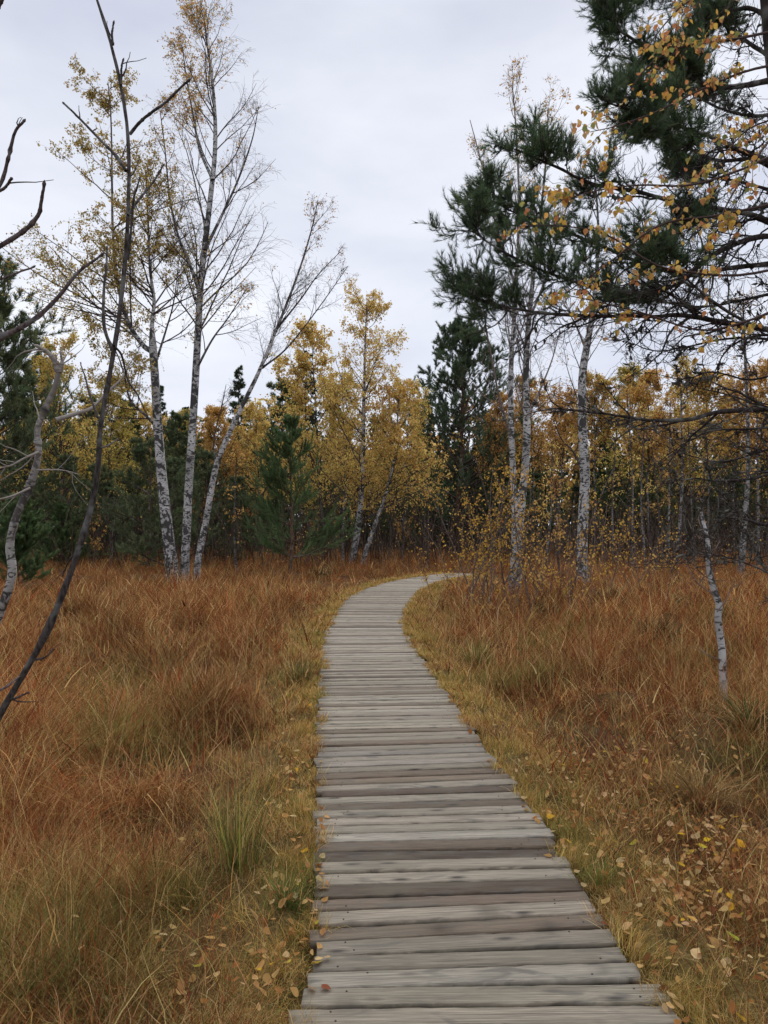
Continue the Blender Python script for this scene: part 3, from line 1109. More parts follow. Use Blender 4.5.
def proto_birch(seed, H, palette, nleaf=2600, leafsize=.10, r0=None, crown=(.3, .98), nl1=44, len1=.33, twig=TWIG):
    nleaf = int(nleaf * 3.1)
    rng = np.random.default_rng(seed)
    root = bpy.data.objects.new('birch_tree', None)
    COL.objects.link(root)
    p = straight(rng, H)
    r0 = r0 or .0075 * H
    r = np.linspace(r0, .012, len(p))
    birch(root, rng, [(p, r)], nl1, len1 * H, .75, .35, 6, 4, nleaf, leafsize, palette, np.zeros(3), crown, k=6, r3=.004, twig=twig, bark=M_BIRCH_SHADED)
    return root


def proto_pine(seed, H, cols=PINE, whorls=15, len1=.27, base=.12, nper=44, nl=.2, nw=.026, dark=1.0, ragged=.35):
    """scots pine: whorled limbs turned up at the ends, tufts of needles on the shoots"""
    rng = np.random.default_rng(seed)
    root = bpy.data.objects.new('pine_tree', None)
    COL.objects.link(root)
    g = Geo()
    p = straight(rng, H, .02, 20)
    r = np.linspace(.014 * H + .02, .012, 20)
    tubes(g, p, r, 7, lin((84, 66, 54)))
    SP, SR = p[None], r[None]
    n1 = whorls * 5
    t = base + (1 - base) * (np.repeat(np.arange(whorls), 5) / whorls) ** .9 + rng.normal(0, .006, n1)
    prof = (1 - ((t - base) / (1 - base))) ** .75 * .95 + .1
    L = H * len1 * prof * rng.uniform(1 - ragged, 1 + ragged, n1)
    p1, r1 = grow(rng, SP, SR, np.zeros(n1, int), t, L, 1.25 - .35 * t, .35, .08, 8, .011, .004)
    tubes(g, p1, r1, 4, lin((76, 62, 54)))
    i2 = np.repeat(np.arange(n1), 6)
    t2 = rng.uniform(.3, 1, len(i2))
    L2 = np.maximum(L[i2] * .38 * rng.uniform(.5, 1.2, len(i2)), .2)
    p2, r2 = grow(rng, p1, r1, i2, t2, L2, .75, .5, .1, 5, .006, .003, flat=.4)
    tubes(g, p2, r2, 3, lin((70, 58, 50)))
    i3 = np.repeat(np.arange(len(p2)), 3)
    L3 = np.maximum(L2[i3] * .5, .16)
    p3, r3 = grow(rng, p2, r2, i3, rng.uniform(.3, 1, len(i3)), L3, .7, .4, .1, 4, .004, .003)
    g.build('trunk', M_BARK, root, smooth=True)
    gn = Geo()
    cf = lambda n: pal(cols, n, rng, .16) * dark
    needles(gn, rng, p3, nper, nl, nw, .75, cf, .1)
    needles(gn, rng, p2, nper // 2, nl, nw, .75, cf, .4)
    lead = p[-3:][None]
    needles(gn, rng, lead, 40, nl, nw, .7, cf, .1)
    gn.build('crown', M_NEEDLE, root)
    return root


def proto_spruce(seed, H, cols=SPRUCE, len1=.2, base=.04):
    rng = np.random.default_rng(seed)
    root = bpy.data.objects.new('spruce_tree', None)
    COL.objects.link(root)
    g = Geo()
    p = straight(rng, H, .012, 18)
    r = np.linspace(.012 * H + .02, .01, 18)
    tubes(g, p, r, 6, lin((80, 66, 58)))
    n1 = 130
    t = base + (1 - base) * rng.random(n1) ** .85
    L = H * len1 * ((1 - t) ** .85 + .03) * rng.uniform(.7, 1.25, n1)
    p1, r1 = grow(rng, p[None], r[None], np.zeros(n1, int), t, L, 1.55, .12, .06, 7, .009, .004)
    tubes(g, p1, r1, 4, lin((74, 62, 54)))
    i2 = np.repeat(np.arange(n1), 9)
    t2 = rng.uniform(.15, 1, len(i2))
    L2 = np.maximum(L[i2] * .3 * rng.uniform(.5, 1.2, len(i2)), .12)
    p2, r2 = grow(rng, p1, r1, i2, t2, L2, .9, -.25, .08, 4, .005, .003, flat=.5)
    g.build('trunk', M_BARK, root, smooth=True)
    gn = Geo()
    cf = lambda n: pal(cols, n, rng, .16)
    needles(gn, rng, p2, 30, .15, .028, .7, cf, .0)
    needles(gn, rng, p1, 20, .12, .022, .7, cf, .2)
    gn.build('crown', M_NEEDLE, root)
    return root


PROTO = {}


def proto(kind):
    if kind not in PROTO:
        PROTO[kind] = {
            'yb': lambda: proto_birch(101, 10, YELLOW, 3200),
            'yb2': lambda: proto_birch(102, 10, YELLOW + OLIVEY, 2800, crown=(.22, .98)),
            'ob': lambda: proto_birch(103, 10, ORANGE, 3200, crown=(.46, .98)),
            'ob2': lambda: proto_birch(104, 10, ORANGE + OLIVEY[:3], 2900, crown=(.48, .98)),
            'bb': lambda: proto_birch(105, 10, BROWNY + ORANGE[:2], 2400, crown=(.42, .98)),
            'gb': lambda: proto_birch(106, 10, OLIVEY, 3200, crown=(.25, .98)),
            'pine': lambda: proto_pine(201, 10),
            'pine2': lambda: proto_pine(202, 10, base=.3, len1=.24, ragged=.5),
            'low': lambda: proto_pine(203, 5, base=.05, whorls=11, len1=.36, nl=.12, nw=.016),
            'low2': lambda: proto_pine(204, 5, base=.08, whorls=10, len1=.33, nl=.12, nw=.016),
            'spruce': lambda: proto_spruce(301, 11),
            'spruce2': lambda: proto_spruce(302, 11, len1=.17),
        }[kind](), [False]
    return PROTO[kind]


BASEH = {'low': 5, 'low2': 5, 'spruce': 11, 'spruce2': 11}


def plant(kind, px, d, H, rot, label, group, wide=1.0):
    src, used = proto(kind)
    if not used[0]:
        o = src
        used[0] = True
    else:
        o = src.copy()
        COL.objects.link(o)
        for ch in list(src.children):
            c = ch.copy()
            COL.objects.link(c)
            c.parent = o
    x = (px - CX) * d / F
    s = H / BASEH.get(kind, 10)
    o.location = (x, d, gz1(x, d) - .02)
    o.rotation_euler = (0, 0, rot)
    o.scale = (s * wide, s * wide, s)
    tag(o, label, {'p': 'pine tree', 'l': 'pine tree', 's': 'spruce tree'}.get(kind[0], 'birch tree'), group)
    return o


GB = 'autumn birches of the background wood'
GP = 'dark conifers of the background wood'
BG = [
    # kind, px, depth, height, rotation, label
    ('pine2', -14, 30, 12.6, 0.3, 'tall ragged dark pine cut by the picture edge behind the crooked grey trunk', GP),
    ('pine', 34, 38, 10.5, 1.2, 'bushy dark pine behind the broken top of the crooked grey trunk', GP),
    ('yb2', 66, 34, 9.8, 2.2, 'yellow green birch between the crooked grey trunk and the dark sapling', GB),
    ('gb', 108, 38, 9.0, 0.4, 'olive yellow birch behind the dark leaning sapling stem', GB),
    ('pine', 128, 44, 9.2, 3.0, 'dark pine just left of the thickest white trunk of the clump', GP),
    ('spruce', 167, 48, 10.8, 0.0, 'narrow pointed spruce seen between the clump\'s two thicker trunks', GP),
    ('spruce2', 232, 46, 11.6, 1.0, 'sharp pointed spruce standing above yellow leaves, beside the leaning white stem', GP),
    ('ob', 222, 41, 8.0, 0.7, 'orange birch below the sharp pointed spruce', GB),
    ('yb', 145, 43, 8.6, 1.9, 'yellow birch low behind the thickest trunk of the white clump', GB),
    ('gb', 190, 52, 9.4, 2.6, 'greenish yellow birch deep behind the middle white trunk', GB),
    ('low', 62, 31, 4.6, 0.2, 'wide low dark pine behind the crooked grey trunk\'s lower bend', GP),
    ('low2', 100, 33, 4.4, 1.4, 'low dark pine between the sapling stem and a slender white stem', GP),
    ('low', 150, 30, 5.2, 2.4, 'low green pine filling the space left of the white trunk clump', GP),
    ('low2', 206, 33, 5.0, 3.1, 'low green pine seen between the middle and leaning white stems', GP),
    ('low', 238, 34, 3.9, 4.4, 'bare-stemmed young pine close left of the fresh green pine', GP),
    ('low2', 20, 40, 5.5, 0.9, 'dark bushy pine deep in the wood behind pale dead twigs', GP),
    ('pine2', 178, 40, 7.6, 5.1, 'dark pine filling the gap between the two thicker white trunks', GP),
    ('low2', 172, 28, 4.3, 5.6, 'low green pine just behind the feet of the white clump', GP),
    ('pine', 88, 45, 9.6, 2.2, 'dark pine crown behind the dark sapling, above the yellow leaves', GP),
    ('yb', 262, 43, 8.4, 3.3, 'golden birch behind the top of the fresh green young pine', GB),
    ('spruce', 302, 49, 13.2, 2.0, 'dark spruce whose point rises over the yellow birches', GP),
    ('pine2', 283, 51, 11.4, 2.9, 'ragged pine top beside the dark spruce over yellow birches', GP),
    ('yb', 322, 37, 11.2, 4.1, 'bright yellow birch standing left of the tallest golden one', GB),
    ('yb2', 402, 37, 8.6, 5.0, 'yellow birch leaning against the big dark conifer', GB),
    ('ob2', 345, 45, 8.0, 5.5, 'orange yellow birch low behind the tallest golden one', GB),
    ('gb', 300, 41, 6.6, 1.1, 'low olive birch just behind the fresh green young pine', GB),
    ('low', 330, 46, 5.2, 1.7, 'shadowy pine under the yellow birches', GP),
    ('low2', 395, 46, 5.4, 2.7, 'shadowy pine under the birch leaning by the big dark conifer', GP),
    ('pine', 487, 46, 7.2, 4.0, 'smaller dark conifer tucked against the big one above the boardwalk\'s end', GP),
    ('bb', 500, 42, 9.0, 0.6, 'brownish orange birch behind the pair of white trunks', GB),
    ('ob', 532, 46, 10.3, 1.6, 'orange birch rising between the pair of white trunks and the single one', GB),
    ('bb', 560, 40, 9.0, 2.7, 'brown-leaved birch just left of the single white trunk', GB),
    ('ob2', 596, 44, 10.4, 3.6, 'orange birch crown directly behind the single white trunk', GB),
    ('gb', 628, 48, 11.4, 4.8, 'yellow green birch top showing under the bare pine limb', GB),
    ('ob', 652, 42, 10.2, 5.7, 'amber birch above the thicket of thin pale stems', GB),
    ('yb2', 682, 47, 11.6, 0.1, 'tall yellowish birch top seen through the pine\'s twigs', GB),
    ('ob2', 708, 41, 10.2, 1.3, 'amber birch behind the small dead-topped white birch', GB),
    ('bb', 735, 44, 10.8, 2.0, 'brown birch behind the thick pale trunk by the picture edge', GB),
    ('ob', 764, 42, 10.6, 2.9, 'orange birch cut by the picture edge beyond the pine twigs', GB),
    ('yb2', 800, 45, 11.2, 3.7, 'yellow birch beyond the picture edge behind the pine', GB),
    ('low', 508, 50, 5.8, 4.5, 'dark low conifer behind the foot of the paired white trunks', GP),
    ('low2', 545, 48, 6.0, 5.2, 'dark low conifer between paired trunks and single white trunk', GP),
    ('spruce2', 575, 55, 7.5, .8, 'dark spruce in the gloom behind the single white trunk', GP),
    ('low', 612, 50, 5.8, 5.9, 'dark low conifer just beyond the single white trunk', GP),
    ('low2', 648, 52, 6.2, .5, 'dark low conifer behind the thin pale stems', GP),
    ('low', 690, 50, 6.0, 1.5, 'dark low conifer behind the dead-topped small birch', GP),
    ('low2', 728, 49, 6.0, 2.2, 'dark low conifer behind the thick pale trunk at the edge', GP),
    ('low', 770, 48, 6.0, 3.2, 'dark low conifer at the picture edge under the dead limb', GP),
]
for (kind, px, d, H, rot, lab, grp) in BG:
    plant(kind, px, d, H, rot, lab, grp)


# slender white stems in the wood
def slender(px, pyb, pxt, pyt, w, label, seed, palette=ORANGE, nleaf=500, H=None, group='slender pale birches in the thicket', d=None):
    rng = np.random.default_rng(seed)
    d = d or (EYE + .12) * F / max(pyb - HY, 20)
    b = P(px, pyb, d)
    b[2] = gz1(b[0], d) - .05
    top = P(pxt, pyt, d)
    mid = (b + top) / 2 + np.array([rng.normal(0, .12), rng.normal(0, .12), 0])
    root = thing('birch_tree', b, label, 'birch tree', group)
    ext = top + (top - mid) * .25
    p, r = stem([b, b * .75 + mid * .25 + rng.normal(0, .03, 3), mid, top, ext], w * d / F * .5, .012, 24)
    birch(root, rng, [(p, r)], 16, .16 * np.linalg.norm(top - b), .8, .3, 4, 3, nleaf, .07, palette, b, (.45, .98), k=6, r3=.004, bark=M_BIRCH_PALE)


for i, (px, pyb, pxt, pyt, w, d, lab) in enumerate([
        (632, 566, 628, 410, 3.2, 31, 'thin pale birch stem just right of the single white trunk\'s crown'),
        (646, 572, 644, 430, 3.2, 28, 'thin pale birch stem between two others, grey and leafless low down'),
        (668, 562, 670, 420, 3.6, 33, 'pale birch stem left of the brightest thin stem'),
        (677, 567, 681, 400, 4.6, 29, 'brightest thin white birch stem in the thicket'),
        (693, 560, 689, 440, 2.8, 34, 'faint thin birch stem behind the dead-topped small birch'),
        (740, 562, 744, 330, 8.0, 27, 'thick pale birch trunk near the picture edge under the dead limb'),
        (757, 566, 757, 420, 4.0, 30, 'thin pale birch stem right beside the thick pale trunk'),
        (613, 560, 616, 440, 3.0, 35, 'thin grey birch stem nearest the single white trunk'),
        (655, 570, 652, 450, 2.2, 30, 'very thin birch stem left of two pale ones'),
        (702, 566, 706, 450, 2.4, 36, 'very thin birch stem near the small dead-topped birch'),
        (545, 562, 552, 460, 3.4, 30, 'thin pale birch stem right of the paired white trunks'),
        (560, 580, 556, 490, 2.4, 24, 'thin grey birch stem between leafy saplings and the single white trunk'),
        (112, 549, 116, 440, 3.6, 40, 'slender white birch standing far back between the dark sapling and the clump'),
        (98, 552, 100, 490, 2.2, 38, 'tiny pale stem at the wood\'s edge, left of the slender white one'),
        (425, 549, 427, 470, 2.6, 42, 'thin grey birch stem in front of the big dark conifer'),
        (238, 572, 236, 470, 3.4, 26, 'thin dark stem beside the fresh green young pine')]):
    slender(px, pyb, pxt, pyt, w, lab, 500 + i, [ORANGE, YELLOW, BROWNY][i % 3], 320, d=d)


# ------------------------------------------------------------------ the white clump on the left: three birches from one tussock
def clump():
    d = 21.7
    rng = np.random.default_rng(61)

    def pts(l, dd=d, dz=0.0):
        q = [P(x, y, dd + k * dz) for k, (x, y) in enumerate(l)]
        q[0][2] = gz1(q[0][0], q[0][1]) - .1
        return q
    # 1: thick, forked, olive crown
    b = pts([(174, 587), (169, 545), (163, 490), (158, 430), (155, 380), (152, 330), (154, 300), (150, 270), (148, 225), (146, 170)], d, -.05)
    root = thing('birch_tree', b[0], 'thickest birch of the white clump, dark fissured foot and olive yellow crown', 'birch tree', 'white birch clump in the rusty grass')
    p, r = stem(b, .23, .035, 40)
    r = np.interp(np.linspace(0, 1, 40), [0, .1, .3, .52, .56, 1], [.23, .175, .135, .115, .06, .015])
    l1 = pts([(153, 345), (143, 345), (128, 322), (118, 285), (113, 240), (112, 180), (111, 120), (108, 82)], d, .05)
    l1[0] = P(153, 352, d)
    p1, r1 = stem(l1, .09, .012, 26)
    l2 = [P(162, 432, d), P(145, 415, d - .2), P(130, 400, d - .4), P(125, 378, d - .5), P(118, 356, d - .6), P(104, 330, d - .7)]
    p2, r2 = stem(l2, .05, .012, 20)
    l3 = [P(155, 365, d), P(166, 330, d + .3), P(174, 300, d + .4), P(180, 250, d + .5)]
    p3, r3 = stem(l3, .04, .01, 20)
    birch(root, rng, [(p, r), (p1, r1), (p2, r2), (p3, r3)], 100, 3.6, .95, .3, 8, 4, 22000, .058, [(170, 152, 84), (150, 138, 80), (184, 160, 92), (160, 128, 80), (190, 164, 100)], b[0], (.6, .98),
          fis=1.0, leafw=lambda q: np.exp(-(((q[:, 0] - P(90, 0, d)[0]) / 2.0) ** 2)) * sstep(4.0, 7, q[:, 2]) + .12)
    # 2: tall middle one
    b = pts([(184, 586), (186, 540), (189, 480), (193, 420), (197, 350), (201, 280), (209, 210), (215, 150), (214, 100), (208, 50), (204, 20)], d + .15)
    root = thing('birch_tree', b[0], 'tallest birch of the white clump, straight trunk with nearly bare spreading top', 'birch tree', 'white birch clump in the rusty grass')
    p, r = stem(b, .18, .02, 44)
    r = np.interp(np.linspace(0, 1, 44), [0, .1, .35, .6, .8, 1], [.15, .125, .11, .08, .05, .012])
    la = [P(200, 295, d), P(190, 265, d - .2), P(178, 235, d - .3), P(170, 200, d - .3), P(165, 150, d - .4), P(160, 110, d - .4)]
    lb = [P(213, 180, d), P(200, 150, d + .2), P(193, 115, d + .4), P(186, 75, d + .5), P(182, 45, d + .5)]
    lc = [P(205, 250, d), P(222, 215, d + .3), P(238, 180, d + .4), P(252, 140, d + .5), P(258, 110, d + .5)]
    ld = [P(196, 370, d), P(212, 340, d - .2), P(228, 318, d - .3), P(246, 290, d - .5)]
    st = [(p, r)] + [stem(q, .055, .01, 22) for q in (la, lb, lc)] + [stem(ld, .04, .01, 20)]
    birch(root, rng, st, 90, 3.5, .65, .4, 8, 5, 4600, .055, BROWNY + ORANGE + OLIVEY[:2], b[0], (.42, .99),
          leafw=lambda q: np.exp(-(((q[:, 0] - P(185, 0, d)[0]) / 1.1) ** 2)) * sstep(10.5, 14, q[:, 2]) + .5 * np.exp(-(((q[:, 0] - P(225, 0, d)[0]) / .7) ** 2)) * sstep(6, 7, q[:, 2]) * sstep(10, 9, q[:, 2]) + .06)
    # 3: leaning
    b = pts([(195, 585), (199, 555), (206, 520), (214, 475), (222, 450), (240, 410), (256, 378), (270, 345), (285, 308), (300, 268), (312, 228), (318, 200)], d - .1)
    root = thing('birch_tree', b[0], 'slim birch of the white clump leaning out to the side, almost leafless fan of twigs', 'birch tree', 'white birch clump in the rusty grass')
    p, r = stem(b, .13, .01, 44)
    r = np.interp(np.linspace(0, 1, 44), [0, .1, .4, .6, 1], [.115, .098, .075, .05, .01])
    la = [P(262, 368, d), P(285, 350, d + .3), P(308, 322, d + .4), P(330, 292, d + .5), P(348, 266, d + .5)]
    lb = [P(276, 330, d), P(300, 300, d - .3), P(318, 275, d - .4), P(340, 252, d - .5)]
    lc = [P(216, 468, d), P(214, 440, d + .2), P(222, 405, d + .3), P(226, 385, d + .4)]
    st = [(p, r)] + [stem(q, .032, .008, 20) for q in (la, lb, lc)]
    birch(root, rng, st, 50, 2.0, .55, .45, 7, 4, 330, .05, BROWNY, b[0], (.55, .99), leafw=lambda q: sstep(8.5, 11, q[:, 2]) + .02)


clump()


def yellow_group():
    d = 33.0
    rng = np.random.default_rng(71)
    b = [P(x, y, d) for x, y in ((351, 563), (357, 535), (361, 500), (363, 450), (364, 400), (365, 350), (367, 300))]
    b[0][2] = gz1(b[0][0], d) - .1
    root = thing('birch_tree', b[0], 'tallest golden birch, full yellow crown, standing where the boardwalk bends', 'birch tree', 'golden birches by the bend')
    p, r = stem(b, .16, .02, 34)
    r = np.interp(np.linspace(0, 1, 34), [0, .1, .5, 1], [.17, .15, .10, .015])
    birch(root, rng, [(p, r)], 80, 3.6, .95, .5, 8, 4, 14500, .08, YELLOW + ORANGE[2:3], b[0], (.2, .99), droop=-.3)
    b = [P(x, y, d - .6) for x, y in ((362, 566), (367, 548), (375, 525), (384, 500), (392, 470), (396, 445), (398, 410), (399, 390))]
    b[0][2] = gz1(b[0][0], d - .6) - .1
    root = thing('birch_tree', b[0], 'white birch leaning sideways with a curved foot beside the tallest golden one', 'birch tree', 'golden birches by the bend')
    p, r = stem(b, .13, .02, 34)
    birch(root, rng, [(p, r)], 44, 2.8, 1.0, .3, 7, 4, 8500, .08, YELLOW + ORANGE, b[0], (.4, .99))
    b = [P(x, y, d + 2) for x, y in ((343, 560), (343, 530), (345, 490), (344, 430), (342, 380))]
    b[0][2] = gz1(b[0][0], d + 2) - .1
    root = thing('birch_tree', b[0], 'thin pale birch close left of the tallest golden one', 'birch tree', 'golden birches by the bend')
    p, r = stem(b, .07, .02, 30)
    birch(root, rng, [(p, r)], 40, 2.8, 1.0, .3, 7, 4, 7500, .08, YELLOW + OLIVEY[:2], b[0], (.35, .99))


yellow_group()


def young_pine(px, pyb, pyt, label, seed, spread=.4, cols=((98, 116, 78), (110, 128, 86), (86, 104, 70)), d=None):
    rng = np.random.default_rng(seed)
    d = d or (EYE + .12) * F / (pyb - HY)
    x = (px - CX) * d / F
    z = gz1(x, d)
    H = P(px, pyt, d)[2] - z
    root = thing('pine_tree', (x, d, z - .03), label, 'pine tree', 'young green pines on the bog')
    g = Geo()
    p = straight(rng, H, .02, 20)
    r = np.linspace(.02 * H * .6 + .01, .008, 20)
    tubes(g, p, r, 7, lin((96, 78, 64)))
    W = 9
    n1 = W * 8
    t = .14 + .80 * np.repeat(np.arange(W) / (W - 1), 8) + rng.normal(0, .006, n1)
    L = H * spread * (1.0 - t) ** .7 * rng.uniform(.75, 1.2, n1) + .12
    p1, r1 = grow(rng, p[None], r[None], np.zeros(n1, int), t, L, 1.45 - .8 * t, .22, .06, 9, .008, .004)
    tubes(g, p1, r1, 4, lin((90, 74, 62)))
    i2 = np.repeat(np.arange(n1), 9)
    t2 = rng.uniform(.25, 1, len(i2))
    L2 = np.maximum(L[i2] * .34 * rng.uniform(.7, 1.2, len(i2)), .2)
    p2, r2 = grow(rng, p1, r1, i2, t2, L2, .65, .8, .07, 5, .005, .003)
    tubes(g, p2, r2, 3, lin((86, 72, 60)))
    g.build('trunk', M_BARK, root, smooth=True)
    gn = Geo()
    cf = lambda n: pal(cols, n, rng, .14)
    needles(gn, rng, p2, 130, .10, .015, .65, cf, .05)
    needles(gn, rng, p1, 190, .10, .015, .65, cf, .15)
    needles(gn, rng, p[-5:][None], 160, .11, .01, .5, cf, .0)
    gn.build('crown', M_NEEDLE, root)


young_pine(290, 575, 418, 'fresh green young pine with upright leader in front of the golden birches', 81)
young_pine(18, 588, 500, 'small fresh green pine bush behind the foot of the crooked grey trunk', 82, .45)
young_pine(62, 562, 505, 'small green pine behind the dark leaning stem at the wood\'s edge', 83, .4, d=30)


def big_conifer():
    o = proto_pine(91, 13.7, [(88, 102, 78), (100, 114, 86), (78, 90, 70)], whorls=26, len1=.37, base=.02, nper=85, nl=.2, nw=.024, ragged=.3)
    d = 44
    x = (459 - CX) * d / F
    o.location = (x, d, gz1(x, d) - .05)
    tag(o, 'big dark green conifer standing alone above the boardwalk\'s far end', 'pine tree')


big_conifer()


# ------------------------------------------------------------------ birches right of the path
def right_birches():
    rng = np.random.default_rng(111)
    d = 17.4
    top2 = [(511, 603), (514, 560), (515, 520), (513, 470), (511, 420), (511, 370), (514, 320), (517, 270), (519, 200), (516, 130), (512, 80)]
    b = [P(x, y, d) for x, y in top2]
    b[0][2] = gz1(b[0][0], d) - .1
    root = thing('birch_tree', b[0], 'left birch of the white pair among leafy saplings, bare top above the pine needles', 'birch tree', 'pair of white birches right of the boardwalk')
    p, r = stem(b, .1, .01, 44)
    r = np.interp(np.linspace(0, 1, 44), [0, .1, .4, .7, 1], [.095, .08, .068, .04, .008])
    la = [P(512, 440, d), P(500, 400, d - .3), P(492, 360, d - .5), P(485, 320, d - .7), P(478, 270, d - .9)]
    lb = [P(517, 290, d), P(500, 240, d + .3), P(488, 190, d + .4), P(478, 150, d + .5), P(470, 120, d + .5)]
    st = [(p, r)] + [stem(q, .035, .008, 22) for q in (la, lb)]
    birch(root, rng, st, 46, 2.2, .5, .8, 7, 4, 700, .045, BROWNY + ORANGE, b[0], (.45, .99), leafw=lambda q: sstep(8, 11.5, q[:, 2]) + .02, r3=.0024, twig=TWIG_GREY)
    b = [P(x, y, d + .3) for x, y in ((517, 600), (517, 560), (521, 510), (525, 470), (527, 430), (526, 380), (528, 330), (533, 280), (540, 220), (546, 160), (548, 110))]
    b[0][2] = gz1(b[0][0], d + .3) - .1
    root = thing('birch_tree', b[0], 'thicker birch of the white pair, blotched trunk crossing behind the pine bough', 'birch tree', 'pair of white birches right of the boardwalk')
    p, r = stem(b, .14, .01, 44)
    r = np.interp(np.linspace(0, 1, 44), [0, .1, .4, .7, 1], [.115, .10, .088, .05, .008])
    la = [P(526, 420, d), P(540, 390, d + .3), P(552, 360, d + .5), P(560, 330, d + .7)]
    lb = [P(529, 320, d), P(545, 280, d + .4), P(560, 230, d + .6), P(572, 190, d + .6)]
    st = [(p, r)] + [stem(q, .035, .008, 22) for q in (la, lb)]
    birch(root, rng, st, 46, 2.2, .5, .8, 7, 4, 700, .045, BROWNY + ORANGE, b[0], (.4, .99), leafw=lambda q: sstep(8, 11, q[:, 2]) + .05, r3=.0024, twig=TWIG_GREY)
    d = 22.5
    b = [P(x, y, d) for x, y in ((583, 582), (582, 555), (583, 520), (585, 480), (583, 440), (582, 400), (583, 370), (588, 340), (593, 310), (597, 270), (598, 220), (594, 170))]
    b[0][2] = gz1(b[0][0], d) - .1
    root = thing('birch_tree', b[0], 'single thick white birch trunk standing right of the paired ones', 'birch tree')
    p, r = stem(b, .17, .02, 44)
    r = np.interp(np.linspace(0, 1, 44), [0, .08, .35, .6, 1], [.21, .165, .145, .11, .015])
    la = [P(586, 350, d), P(578, 330, d + .3), P(572, 318, d + .5), P(562, 300, d + .7)]
    lb = [P(590, 325, d), P(604, 300, d - .3), P(618, 270, d - .4), P(630, 240, d - .6)]
    lc = [P(583, 470, d), P(572, 450, d), P(562, 440, d), P(553, 420, d)]
    st = [(p, r)] + [stem(q, .04, .01, 22) for q in (la, lb, lc)]
    birch(root, rng, st, 40, 2.4, .6, .4, 7, 4, 700, .055, ORANGE + BROWNY, b[0], (.4, .99), fis=.8, r3=.003)


right_birches()


def small_birch():
    rng = np.random.default_rng(121)
    d = (EYE + .12) * F / (704 - HY)
    l = [(724, 700), (723, 675), (722, 650), (718, 620), (719, 605), (714, 590), (709, 568), (708, 545), (704, 525), (701, 512)]
    b = [P(x, y, d + .02 * i) for i, (x, y) in enumerate(l)]
    root = thing('birch_tree', b[0], 'small crooked white birch with a dead broken top in the rusty grass', 'birch tree')
    p, r = stem(b, .035, .016, 40)
    r = np.interp(np.linspace(0, 1, 40), [0, .1, .6, 1], [.040, .036, .031, .013])
    g = Geo()
    gg = np.zeros((1, 40, 10, 3))
    gg[0, :, :, 0] = r[:, None] + .03
    tubes(g, p - b[0], r, 10, TWIG, gg)
    tw = []
    for q in ([(706, 535), (700, 525), (699, 515), (706, 510)], [(717, 612), (726, 600), (732, 588), (742, 583)], [(714, 595), (700, 585), (690, 572), (686, 560)],
              [(709, 560), (716, 548), (720, 540)], [(721, 660), (708, 655), (698, 648)], [(705, 540), (694, 533), (688, 520)]):
        pp = catmull([P(x, y, d + rng.normal(0, .08) * (i > 0)) for i, (x, y) in enumerate(q)], 12)
        tw.append(pp)
    tw = np.array(tw)
    rr = np.repeat(np.linspace(.007, .0025, 12)[None], len(tw), 0)
    tubes(g, tw - b[0], rr, 5, TWIG_GREY)
    p2, r2 = grow(rng, tw, rr, np.repeat(np.arange(len(tw)), 5), rng.uniform(.2, 1, len(tw) * 5), rng.uniform(.06, .2, len(tw) * 5), .7, .1, .12, 5, .004, .0015)
    tubes(g, p2 - b[0], r2, 3, TWIG_GREY)
    g.build('trunk', M_BIRCH, root, smooth=True)


small_birch()


# leafy saplings by the pair of birches
def sapling(px, pyb, H, nst, label, seed, palette=YELLOW, nleaf=130, sz=.042, spread=.35, group='leafy saplings around the white pair'):
    rng = np.random.default_rng(seed)
    nst += 3
    nleaf = int(nleaf * 3.0)
    sz *= 1.2
    H *= 1.3
    d = (EYE + .12) * F / (pyb - HY)
    x = (px - CX) * d / F
    z = gz1(x, d)
    root = thing('birch_sapling', (x, d, z), label, 'sapling', group)
    g = Geo()
    a = rng.uniform(0, 6.28, nst)
    pos = np.stack([rng.normal(0, .22, nst), rng.normal(0, .22, nst), np.full(nst, -.05)], 1)
    dirs = norm(np.stack([np.cos(a) * spread, np.sin(a) * spread, np.ones(nst)], 1) * 1.0)
    n = 12
    out = [pos]
    dd = dirs
    h = H * rng.uniform(.55, 1.1, nst)
    for _ in range(n - 1):
        dd = norm(dd + rng.normal(0, .07, dd.shape) + np.array([0, 0, .03]))
        out.append(out[-1] + dd * (h / (n - 1))[:, None])
    p = np.stack(out, 1)
    r = np.linspace(.0095, .004, n)[None] * (h[:, None] / 1.6)
    tubes(g, p, r, 5, lin((104, 88, 78)))
    i2 = np.repeat(np.arange(nst), 9)
    p2, r2 = grow(rng, p, r, i2, rng.uniform(.25, 1, len(i2)), rng.uniform(.15, .5, len(i2)) * H / 2, .7, .35, .1, 6, .008, .0036)
    tubes(g, p2, r2, 3, lin((96, 80, 70)))
    g.build('stem', M_BARK_FINE, root, smooth=True)
    gl = Geo()
    leaves_on(gl, rng, p2, nleaf, sz, lambda m: pal(palette, m, rng, .12), .03, .2, .4)
    gl.build('leaves', M_LEAF, root)


